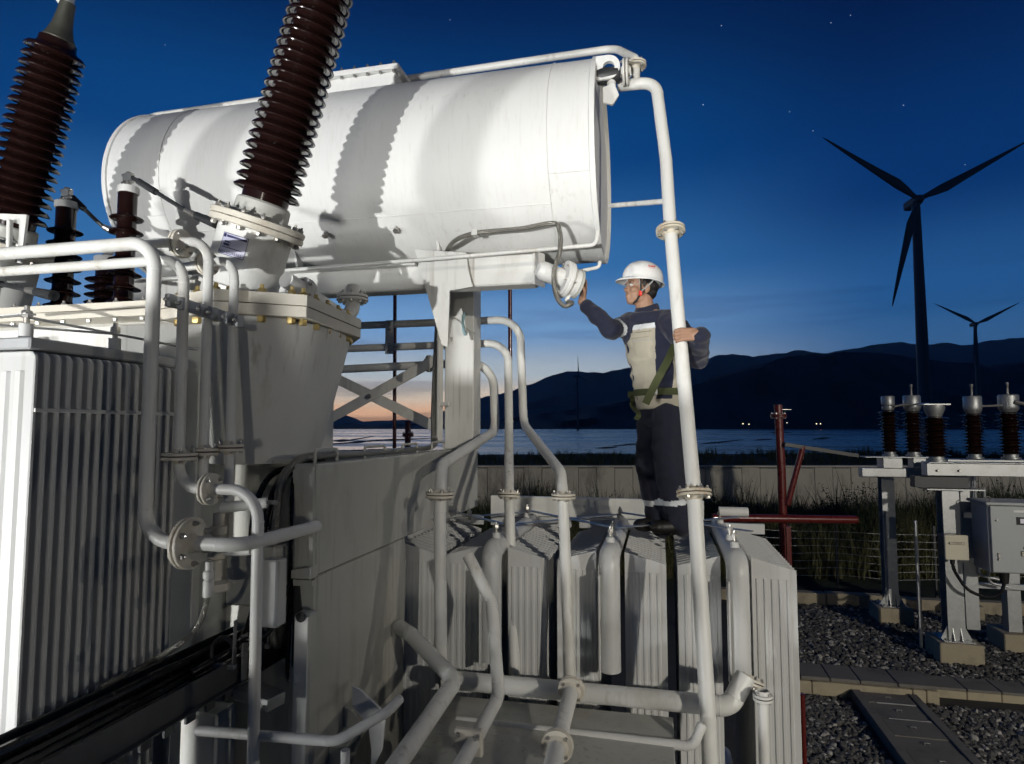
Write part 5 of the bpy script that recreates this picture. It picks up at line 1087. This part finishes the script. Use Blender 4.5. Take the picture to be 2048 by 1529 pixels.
def ellipsoid(m, c, r, M3=None, n=16, k=10):
    vs = []; fs = []; c = V(c)
    for j in range(k + 1):
        t = math.pi * j / k
        for i in range(n):
            p = 2 * math.pi * i / n; q = V((r[0] * math.sin(t) * math.cos(p) if 0 < j < k else r[0] * .001 * math.cos(p), r[1] * (math.sin(t) if 0 < j < k else .001) * math.sin(p), r[2] * math.cos(t)))
            vs.append(c + (M3 @ q if M3 else q))
    for j in range(k):
        for i in range(n): fs.append((j * n + i, j * n + (i + 1) % n, (j + 1) * n + (i + 1) % n, (j + 1) * n + i))
    fs.append(tuple(range(n))); fs.append(tuple(k * n + i for i in range(n)))
    m.add(vs, fs)
def loft_rings(m, rings, n=28):
    vs = []; fs = []
    for (c, ex, ey, a, b) in rings:
        for i in range(n): t = 2 * math.pi * i / n; vs.append(V(c) + ex * (a * math.copysign(abs(math.cos(t)) ** .85, math.cos(t))) + ey * (b * math.copysign(abs(math.sin(t)) ** .85, math.sin(t))))
    for j in range(len(rings) - 1):
        for i in range(n): fs.append((j * n + i, j * n + (i + 1) % n, (j + 1) * n + (i + 1) % n, (j + 1) * n + i))
    fs.append(tuple(range(n))); fs.append(tuple((len(rings) - 1) * n + i for i in range(n)))
    m.add(vs, fs)
def remeshed(m, voxel, smooth, name, mats, wr=0.0, wf=9.0, seed=0):
    me = m.mesh(name + '_src', None, smooth=False); o = bpy.data.objects.new(name + '_tmp', me); COL.objects.link(o)
    r = o.modifiers.new('r', 'REMESH'); r.mode = 'VOXEL'; r.voxel_size = voxel
    s = o.modifiers.new('s', 'SMOOTH'); s.factor = .5; s.iterations = smooth
    dg = bpy.context.evaluated_depsgraph_get(); dg.update(); me2 = bpy.data.meshes.new_from_object(o.evaluated_get(dg)); me2.name = name
    bpy.data.objects.remove(o); bpy.data.meshes.remove(me)
    me2.materials.clear()
    for k in mats: me2.materials.append(k)
    if wr:
        nor = [v.normal.copy() for v in me2.vertices]
        for v, nn in zip(me2.vertices, nor):
            p = v.co; w = noise.noise(V((p.x * wf + seed, p.y * wf, p.z * wf * 1.8))) + .6 * noise.noise(V((p.x * wf * 2.3, p.y * wf * 2.3 + seed, p.z * wf * 3.2)))
            ridge_ = 1 - abs(noise.noise(V((p.x * wf * .9, p.y * wf * .9, p.z * wf * 1.5 + seed + 5)))) * 2.2
            v.co = p + nn * (wr * (w * .7 + .5 * ridge_))
    me2.polygons.foreach_set('use_smooth', [True] * len(me2.polygons)); me2.update(); return me2
WD = 4.08
def w(u, v, dd=0.0): return at(u, v, d=WD + dd)
UP = V((0, 0, 1))
TY = R_(42); FRONT = (-_RH * math.cos(TY) - _FH * math.sin(TY)).normalized(); LEFT = UP.cross(FRONT).normalized()
wk = thing('person', 'worker in white helmet and navy and beige workwear reaching for the gauge', 'person', w(1335, 1075))
HY = R_(14); HF = (-_RH * math.cos(HY) - _FH * math.sin(HY)).normalized(); HL = UP.cross(HF).normalized()
HT = R_(5); HFt = (HF * math.cos(HT) + UP * math.sin(HT)).normalized(); HU = HFt.cross(HL).normalized()
HC = w(1281, 577, .0); HM = Matrix((HFt, HL, HU)).transposed()
def hp(x, y, z): return HC + HM @ V((x, y, z))
# joints
SHL_, SHR = w(1341, 645, -.16), w(1264, 650, .14)
udir = (UP - GAX * GAX.dot(UP)).normalized(); sdir = GAX.cross(udir).normalized()     # along the dial, up
WRR = GFACE + GAX * .050 - udir * .100 + sdir * .0
ELR = w(1222, 660, -.02)
pA, pB = at(1341, 462, d=3.62), at(1388, 985, d=3.25); pdir = (pB - pA).normalized()
GRIP = pA.lerp(pB, (690 - 462) / (985 - 462))
gr = (_RH - pdir * _RH.dot(pdir)).normalized(); gf = pdir.cross(gr).normalized()
if gf.dot(_FH) < 0: gf = -gf                                                        # away from the viewer, across the pipe
WRL = GRIP + gr * .082 - gf * .052 + pdir * .012
ELL = GRIP + gr * .150 + gf * .215 + pdir * .045
HIPL, HIPR = w(1342, 832, -.08), w(1312, 832, .08)
KNL, KNR = w(1340, 930, -.10), w(1302, 930, .06)
ANL, ANR = w(1360, 1046, -.05), w(1322, 1050, .07)
tor = [(818, 1328, .165, .120), (780, 1323, .160, .118), (740, 1318, .170, .122), (700, 1312, .185, .126), (668, 1307, .195, .120), (645, 1302, .175, .100), (628, 1297, .115, .080), (612, 1293, .062, .060)]
def torso_rings(k=0.0): return [(w(u, v), LEFT, FRONT, a + k, b + k) for v, u, a, b in tor]
def hand(m, wrist, f, nrm, th, curl, spread=.006, thumb=(.55, .5), s=1.0, fang=None, back=None):
    """f: wrist to fingers, nrm: palm side, th: thumb side; curl: bend per joint"""
    f, nrm, th = V(f).normalized(), V(nrm).normalized(), V(th).normalized()
    for o in (-.026, -.009, .009, .026): capsule(m, wrist + th * o * .75 * s + f * .01, wrist + f * .085 * s + th * o * s, .016 * s, .0125 * s, 10)
    capsule(m, wrist - f * .005, wrist + f * .02, .025 * s, .025 * s, 12)
    for i, (o, L) in enumerate(((.030, .068), (.010, .078), (-.011, .073), (-.031, .056))):
        p = wrist + f * .086 * s + th * o * s; d = (f + th * (o * spread * 30)).normalized(); ang = 0
        for j, (fr, rr) in enumerate(((.45, .0098), (.32, .0090), (.25, .0082))):
            ang += curl[j]; dd = (d * math.cos(ang) + nrm * math.sin(ang)).normalized(); q = p + dd * L * fr * s; capsule(m, p, q, rr * s, rr * .93 * s, 10); p = q
    p = wrist + f * .028 * s + th * .028 * s; d1 = (th * thumb[0] + f * (1 - thumb[0]) + nrm * thumb[1]).normalized(); q = p + d1 * .045 * s; capsule(m, p, q, .0135 * s, .0105 * s, 10)
    d2 = (d1 * .6 + f * .35 + nrm * thumb[1]).normalized(); capsule(m, q, q + d2 * .032 * s, .0105 * s, .009 * s, 10)
# body -------------------------------------------------------------------
b = MB()
ellipsoid(b, hp(-.012, 0, .035), (.098, .076, .098), HM); ellipsoid(b, hp(.030, 0, -.035), (.062, .060, .080), HM); ellipsoid(b, hp(.060, 0, -.094), (.028, .030, .022), HM); ellipsoid(b, hp(.012, .036, -.07), (.05, .022, .03), HM); ellipsoid(b, hp(.012, -.036, -.07), (.05, .022, .03), HM)
ellipsoid(b, hp(.088, 0, -.006), (.013, .011, .030), HM); ellipsoid(b, hp(.100, 0, -.024), (.015, .014, .012), HM); ellipsoid(b, hp(.094, .012, -.029), (.010, .008, .008), HM); ellipsoid(b, hp(.094, -.012, -.029), (.010, .008, .008), HM)
ellipsoid(b, hp(.078, 0, .024), (.018, .052, .014), HM); ellipsoid(b, hp(.086, 0, -.058), (.013, .024, .009), HM); ellipsoid(b, hp(.083, 0, -.071), (.013, .021, .009), HM); ellipsoid(b, hp(.082, 0, -.083), (.010, .016, .008), HM)
for s in (-1, 1):
    ellipsoid(b, hp(.058, s * .040, -.026), (.028, .022, .022), HM); ellipsoid(b, hp(-.012, s * .077, -.012), (.020, .009, .031), HM); ellipsoid(b, hp(-.006, s * .078, -.038), (.011, .008, .012), HM)
capsule(b, hp(-.022, 0, -.06), w(1294, 634, 0), .056, .062); loft_rings(b, [(c, x, y, a - .018, q - .018) for c, x, y, a, q in torso_rings()])
for (s_, e_, h_) in ((SHL_, ELL, WRL), (SHR, ELR, WRR)): capsule(b, s_, e_, .046, .038); capsule(b, e_, h_, .038, .027)
for (hi, kn, an) in ((HIPL, KNL, ANL), (HIPR, KNR, ANR)): capsule(b, hi, kn, .075, .052); capsule(b, kn, an, .052, .04); so_ = V((an.x, an.y, 2.69)); capsule(b, an, so_, .04, .03); capsule(b, so_, so_ + HF * .11, .03, .025)
hand(b, WRR, udir * 1 - GAX * .10, -GAX, -sdir if (-sdir).dot(_FH) < 0 else sdir, (.10, .30, .35), thumb=(.6, .35))
# left hand wraps the pipe from the right: fingers cross the near side
fh = -gr; hand(b, WRL, fh, gf, -pdir, (.62, .95, .6), thumb=(.15, 1.0), s=1.02)
body = put('body', remeshed(b, .0045, 3, 'body', [SKIN]), wk)
# eyes, brows, hair
for s in (1, -1):
    e = MB(); ellipsoid(e, hp(.078, s * .030, .004), (.012, .013, .0075), HM); e.build('eye', mat('eye_white', (.7, .68, .64), .3) if 'eye_white' not in MATS else MATS['eye_white'], wk)
    e = MB(); ellipsoid(e, hp(.0875, s * .029, .004), (.004, .0058, .006), HM); e.build('iris', HAIR, wk)
    e = MB(); ellipsoid(e, hp(.088, s * .030, .021), (.006, .018, .0035), HM); e.build('eyebrow', HAIR, wk)
e = MB(); ellipsoid(e, hp(-.035, 0, .030), (.088, .0815, .098), HM); ellipsoid(e, hp(-.055, 0, -.02), (.055, .066, .055), HM); ellipsoid(e, hp(.004, .0745, .028), (.020, .010, .035), HM); ellipsoid(e, hp(.004, -.0745, .028), (.020, .010, .035), HM)
put('hair', remeshed(e, .004, 2, 'hair', [HAIR], .0015, 60), wk)
# safety helmet
hm = MB(); n = 48; vs = []; fs = []; rows = []
for j in range(13):
    ph = R_(90 * j / 12); rows.append((math.cos(R_(90) - ph), math.cos(ph)))            # radius factor, height factor
for (rf, hf) in rows:
    for i in range(n):
        t = 2 * math.pi * i / n; rx, ry = .136, .112; ridge_ = 1 + .014 * math.exp(-(math.sin(t) * ry * rf / .022) ** 2) * (1 - abs(hf - .75))
        vs.append(hp(-.012 + rx * rf * math.cos(t) * ridge_, ry * rf * math.sin(t) * ridge_, .052 + .128 * (hf ** .85 if hf > 0 else 0) * ridge_))
for k, (ext, dz) in enumerate(((.006, -.008), (.012, -.016))):
    for i in range(n):
        t = 2 * math.pi * i / n; fr = max(0, math.cos(t)) ** 1.5; e_ = ext * (1 + fr * 3.1); vs.append(hp(-.012 + (.136 + e_) * math.cos(t), (.112 + ext * .9) * math.sin(t), .052 + dz - fr * .010 * k + max(0, -math.cos(t)) * -.006))
R_n = len(rows) + 2
for j in range(R_n - 1):
    for i in range(n): fs.append((j * n + i, j * n + (i + 1) % n, (j + 1) * n + (i + 1) % n, (j + 1) * n + i))
me = hm.add(vs, fs).mesh('safety_helmet', HELM, ang=50); hel = put('safety_helmet', me, wk); sol = hel.modifiers.new('thick', 'SOLIDIFY'); sol.thickness = .0035; sol.offset = -1
def side_pt(x, z, k=1.012): 
    r2 = max(0, 1 - ((x + .012) / .136) ** 2); zz = max(0, min(1, ((z - .052) / .128)) ); rf = math.sqrt(max(0.02, 1 - zz ** 2.2)); return hp(x, .112 * math.sqrt(max(.02, rf ** 2 - ((x + .012) / .136) ** 2)) * k + .003, z)
M = Matrix((-HFt, HU * .92 - HL * .38, (HL * .92 + HU * .38))).transposed().to_4x4(); M.translation = side_pt(-.02, .118) + HL * .004
text('acee', .028, M, REDB, hel, ext=.0008)
M2 = M.copy(); M2.translation = M.translation + (-HU * .92 + HL * .38) * .008; text('______', .014, M2, REDB, hel, ext=.0005)
st_ = MB(); st_.tube(smooth_path([hp(.045, .088, .05), hp(.038, .083, .0), hp(.030, .072, -.045), hp(.042, .052, -.092), hp(.055, .028, -.112)]), .006, 8); st_.build('chin_strap', BLACK, wk)
st_ = MB(); st_.tube(smooth_path([hp(-.05, .098, .05), hp(-.02, .088, .01), hp(.028, .076, -.04)]), .005, 8); st_.tube(smooth_path([hp(.052, .085, .05), hp(.040, .083, .0), hp(.030, .074, -.04)]), .004, 8); st_.build('side_strap', STRAP, wk)
c = hp(.031, .073, -.052); MB().box(-.010, .010, -.007, .007, -.016, .016, .003, Matrix((HFt, HL, HU)).transposed().to_4x4() if False else (Matrix.Translation(c) @ HM.to_4x4())).build('strap_buckle', REDB, wk)
hbnd = MB(); hbnd.tube(smooth_path([hp(-.06, .092, .045), hp(-.10, .060, .035), hp(-.128, .0, .03), hp(-.10, -.06, .035)]), .010, 8); hbnd.build('helmet_headband', STRAP, wk)
gl = MB()
for s in (-1, 1): gl.tube([hp(.098, s * .030 + .019 * math.cos(a * .524), .002 + .014 * math.sin(a * .524)) for a in range(13)], .0015, 5); gl.tube([hp(.094, s * .05, .006), hp(.05, s * .074, .008), hp(-.005, s * .079, .004)], .0015, 5)
gl.tube([hp(.099, -.011, .006), hp(.099, .011, .006)], .0015, 5); gl.build('safety_glasses', STRAP, wk)
# jacket -----------------------------------------------------------------
j = MB(); loft_rings(j, [(c, x, y, a + .018, q + .018) for c, x, y, a, q in torso_rings()][:-1])
capsule(j, SHL_, ELL, .078, .064); capsule(j, ELL, lerp(ELL, WRL, .93) + gr * .012, .064, .050); capsule(j, SHR, ELR, .078, .062); capsule(j, ELR, lerp(ELR, WRR, .82), .060, .046)
capsule(j, SHL_, w(1300, 640), .068, .075); capsule(j, SHR, w(1300, 640), .066, .075)
jm = remeshed(j, .008, 5, 'jacket', [NAVY, TAN, REFL], .013, 9, 3)
tc0 = w(1318, 740)
import numpy as _np
def seg_t(p, a, b): e = b - a; return (p - a).dot(e) / e.length_squared, ((p - a) - e * ((p - a).dot(e) / e.length_squared)).length
for f in jm.polygons:
    p = f.center; ta, da = seg_t(p, SHR, ELR); ta2, da2 = seg_t(p, SHL_, ELL); tb, db = seg_t(p, ELR, WRR); tl, dl = seg_t(p, ELL, WRL)
    arm = (da < .115 and .30 < ta < 1.4) or (db < .11 and tb > -.3) or (da2 < .085 and ta2 > .32) or (dl < .08 and tl > -.1)
    mi = 0
    if arm:
        if da < .085 and .66 < ta < .80: mi = 2
    else:
        vz = (p.z - w(1318, 800).z); ax_ = w(1318, 740); q = p - ax_; ph = math.degrees(math.atan2(q.dot(LEFT), q.dot(FRONT)))
        ztop = w(1318, 664).z; zstrip = w(1318, 656).z
        if p.z < ztop and (-75 < ph < 28): mi = 1
        elif ztop <= p.z < zstrip + .006 and (-40 < ph < 28): mi = 2
        elif p.z < w(1318, 690).z and 62 < ph < 125: mi = 1
        if p.z < w(1318, 800).z and mi == 0: mi = 1
    f.material_index = mi
put('jacket', jm, wk)
# pocket flap and pocket on the chest, collar
def on_front(ph, v, k=.0):
    for (v1, u1, a1, b1), (v0, u0, a0, b0) in zip(tor, tor[1:]):
        if v0 <= v <= v1:
            t = (v - v0) / (v1 - v0); a, q, u = a0 + (a1 - a0) * t + .018, b0 + (b1 - b0) * t + .018, u0 + (u1 - u0) * t; p = R_(ph)
            return w(u, v) + LEFT * ((a + k) * math.sin(p)) + FRONT * ((q + k) * math.cos(p))
def patch(ph0, ph1, v0, v1, k, nm, material, sag=0):
    m = MB(); vs = []; fs = []; nu, nv = 8, 5
    for i in range(nu + 1):
        for jv in range(nv + 1):
            e = min(i, nu - i, jv, nv - jv); vs.append(on_front(ph0 + (ph1 - ph0) * i / nu, v0 + (v1 - v0) * jv / nv + (sag * (1 - (2 * i / nu - 1) ** 2) if jv == nv else 0), k if e else .002))
    for i in range(nu):
        for jv in range(nv): fs.append((i * (nv + 1) + jv, (i + 1) * (nv + 1) + jv, (i + 1) * (nv + 1) + jv + 1, i * (nv + 1) + jv + 1))
    return m.add(vs, fs).build(nm, material, wk)
patch(-22, 20, 672, 722, .012, 'chest_pocket', TAN); patch(-23, 21, 668, 682, .017, 'pocket_flap', TAN, 2)
patch(-41, -38, 664, 806, .012, 'zip_placket', NAVY); patch(-23, 21, 684, 686, .014, 'pocket_seam', STRAP)
co = MB(); cpts = []
for k in range(17): a = R_(-150 + 300 * k / 16); cpts.append(w(1294, 622) + (FRONT * math.cos(a) * .082 + LEFT * math.sin(a) * .080) + UP * (.012 - .03 * max(0, math.cos(a))))
vs = []; fs = []
for k, p in enumerate(cpts): c = w(1294, 622); o = (p - c); o.z = 0; vs += [p + o * .10 - UP * .028, p - o * .10 + UP * .028, p - o * .2 + UP * .026, p - UP * .03 - o * .05]
for k in range(16):
    for q in range(4): fs.append((k * 4 + q, k * 4 + (q + 1) % 4, (k + 1) * 4 + (q + 1) % 4, (k + 1) * 4 + q))
co.add(vs, fs).build('collar', NAVY, wk)
# trousers ----------------------------------------------------------------
t = MB(); loft_rings(t, [(w(1328, 850), LEFT, FRONT, .150, .118), (w(1328, 820), LEFT, FRONT, .168, .124), (w(1325, 792), LEFT, FRONT, .160, .117)])
for (hi, kn, an) in ((HIPL, KNL, ANL), (HIPR, KNR, ANR)): capsule(t, hi, kn, .115, .100); capsule(t, kn, an, .100, .078)
tm = remeshed(t, .009, 5, 'trousers', [TROU, REFL], .014, 7, 11)
for f in tm.polygons:
    for (kn, an) in ((KNL, ANL), (KNR, ANR)):
        s_, d_ = seg_t(f.center, kn, an)
        if .55 < s_ < .64 and d_ < .11 and (f.center - an).length < .2 + .12: f.material_index = 1
put('trousers', tm, wk)
for nm, an, tw_ in (('boot', ANL, -.1), ('boot', ANR, .15)):
    bt = MB(); fd = (HF + LEFT * tw_).normalized(); so_ = V((an.x, an.y, 2.645)); capsule(bt, so_ + V((0, 0, .11)), so_ + V((0, 0, .05)) - fd * .01, .058, .05); capsule(bt, so_ - fd * .05 + V((0, 0, .045)), so_ + fd * .13 + V((0, 0, .04)), .046, .044); ellipsoid(bt, so_ + fd * .15 + V((0, 0, .042)), (.05, .048, .04))
    put(nm, remeshed(bt, .007, 4, 'boot', [BOOT]), wk)
# webbing belt and lanyard
bl = MB(); pts = []
for k in range(33): a = 2 * math.pi * k / 32; pts.append(w(1324, 786) + LEFT * (.190 * math.sin(a)) + FRONT * (.148 * math.cos(a)))
vs = []; fs = []
for k, p in enumerate(pts): o = (p - w(1324, 786)).normalized(); vs += [p - UP * .021, p + o * .006 - UP * .021, p + o * .006 + UP * .021, p + UP * .021]
for k in range(32):
    for q in range(4): fs.append((k * 4 + q, k * 4 + (q + 1) % 4, (k + 1) * 4 + (q + 1) % 4, (k + 1) * 4 + q))
bl.add(vs, fs).build('safety_belt', OLIV, wk)
def ribbon(pts, wd, th, nrmv, nm, material):
    pts = smooth_path(pts, 6); m = MB(); vs = []; fs = []
    for k, p in enumerate(pts):
        tg = (pts[min(k + 1, len(pts) - 1)] - pts[max(k - 1, 0)]).normalized(); sd = tg.cross(nrmv).normalized() * wd / 2; nn = sd.cross(tg).normalized() * th / 2; vs += [p - sd - nn, p + sd - nn, p + sd + nn, p - sd + nn]
    for k in range(len(pts) - 1):
        for q in range(4): fs.append((k * 4 + q, k * 4 + (q + 1) % 4, (k + 1) * 4 + (q + 1) % 4, (k + 1) * 4 + q))
    fs += [(0, 1, 2, 3), tuple(4 * (len(pts) - 1) + q for q in range(4))]
    m.add(vs, fs).build(nm, material, wk)
ribbon([w(1350, 690, -.42), w(1335, 722, -.30), w(1312, 765, -.235), w(1291, 808, -.20)], .046, .005, _FH, 'lanyard_strap', OLIV)
bu = on_front(12, 786, .02); MB().box(-.03, .03, -.01, .008, -.02, .02, .004, Matrix.Translation(bu) @ Matrix((LEFT, -FRONT, UP)).transposed().to_4x4()).build('belt_buckle', REFL, wk)
bu = on_front(-62, 788, .02); MB().box(-.035, .035, -.012, .012, -.022, .022, .006, Matrix.Translation(bu) @ Matrix((LEFT, -FRONT, UP)).transposed().to_4x4()).build('belt_pad', OLIV, wk)
ribbon([on_front(-55, 790, .02), on_front(-52, 812, .03), w(1277, 828, -.12), w(1272, 840, -.12)], .03, .004, _FH, 'belt_tail', OLIV)

# =================================================================== FLOODLIGHTS (behind the viewpoint)
for (nm, pos, aim, watts, colr, rad, cone, blend) in FLOODS:
    dirv = (aim - pos).normalized(); root = thing('floodlight', {'left': 'work floodlight on a low stand lighting the tank from the left', 'centre': 'low work floodlight behind the added shading kiosk', 'side': 'floodlight on a pole far to the right of the radiators', 'rear': 'unseen warm fill floodlight added behind the viewpoint', 'yard': 'tall yard floodlight aimed at the steel insulator stands'}[nm], 'floodlight', V((pos.x, pos.y, 0)), 'floodlights of the yard')
    MB().cyl((pos.x, pos.y, 0), (pos.x, pos.y, pos.z - .3), .05, .04, 16).build('pole', GALV, root)
    MB().lathe([(.35, 0), (.35, .05), (.1, .08)], (pos.x, pos.y, 0), n=20).build('base', GALV, root)
    M = align(dirv, pos - dirv * .12); MB().box(-.3, .3, -.22, .22, -.12, .04, .02, M).build('lamp_housing', DARK, root); MB().box(-.26, .26, -.18, .18, .042, .046, .001, M).build('lamp_glass', emis('lamp_glass_' + nm, colr, 20), root)
    MB().bar((pos.x, pos.y, pos.z - .32), pos - dirv * .15, .05, .02).build('yoke', GALV, root)
    ld = bpy.data.lights.new('floodlight_' + nm, 'SPOT'); ld.energy = watts; ld.color = colr; ld.shadow_soft_size = rad; ld.spot_size = R_(cone); ld.spot_blend = blend
    lo = bpy.data.objects.new('floodlight_' + nm, ld); COL.objects.link(lo); lo.parent = root; lo.matrix_parent_inverse = WM[root.name].inverted(); lo.matrix_basis = Matrix.Translation(pos + dirv * .06) @ dirv.to_track_quat('-Z', 'Y').to_matrix().to_4x4()

# unseen wall and kiosk, added behind the viewpoint to shade the lower pipework
bw = thing('shade_wall', 'unseen concrete wall added behind the viewpoint to shade the lower pipework', 'wall', (-6, -1.65, 0))
xw = [-8.4, -7.7, -7.05, -6.4, -5.7, -5.05, -4.75, -4.2]
for k, (xa_, xb_) in enumerate(zip(xw, xw[1:])): MB().box(xa_ + .006, xb_ - .006, -1.72, -1.58, -.1, 1.15 if k == 5 else 1.86, .012).build('wall_panel', CONC, bw, smooth=False)  # one panel kept low to let a patch of light through
kk = thing('shade_kiosk', 'unseen grey kiosk added behind the viewpoint to block the floodlights', 'kiosk', (-1.4, -2.4, 0))  # added light blocker, keeps the floods off pipes and radiators
MB().box(-2.09, 1.2, -2.9, -2.15, .15, 2.26, .012).build('body', CABP, kk); MB().box(-2.11, 1.25, -2.95, -2.1, 2.262, 2.33, .01).build('roof', CABP, kk); MB().box(-2.10, -1.93, -2.8, -2.2, 2.332, 2.62, .01).build('shade_block', CABP, kk); MB().box(-2.07, 1.15, -2.85, -2.2, -.05, .148, .01).build('plinth', CONC, kk)  # raised end block shaped to shade the front risers
for k in range(5):
    dr_ = MB().box(-2.07 + k * .65, -1.45 + k * .65, -2.147, -2.12, .2, 2.25, .005).build('door', CABP, kk); MB().box(-1.53 + k * .65, -1.50 + k * .65, -2.118, -2.09, 1.1, 1.28, .004).build('handle', STEEL, dr_)

# =================================================================== EVENING HAZE
hz_ = MB(); M = Matrix((_RH, _FH, V((0, 0, 1)))).transposed().to_4x4()
hz_.box(-14000, 14000, -400, 10800, -6, 1400, .01, M)
HZM = bpy.data.materials.new('evening_haze'); HZM.use_nodes = True; _n = HZM.node_tree.nodes; _n.remove(_n['Principled BSDF'])
_pv = _n.new('ShaderNodeVolumePrincipled'); _pv.inputs['Color'].default_value = (.62, .80, 1, 1); _pv.inputs['Density'].default_value = .00005; _pv.inputs['Anisotropy'].default_value = .2
HZM.node_tree.links.new(_pv.outputs[0], _n['Material Output'].inputs['Volume'])
tag(hz_.build('haze', HZM, None, smooth=False), 'thin blue evening haze over the water and hills', None, kind='stuff')
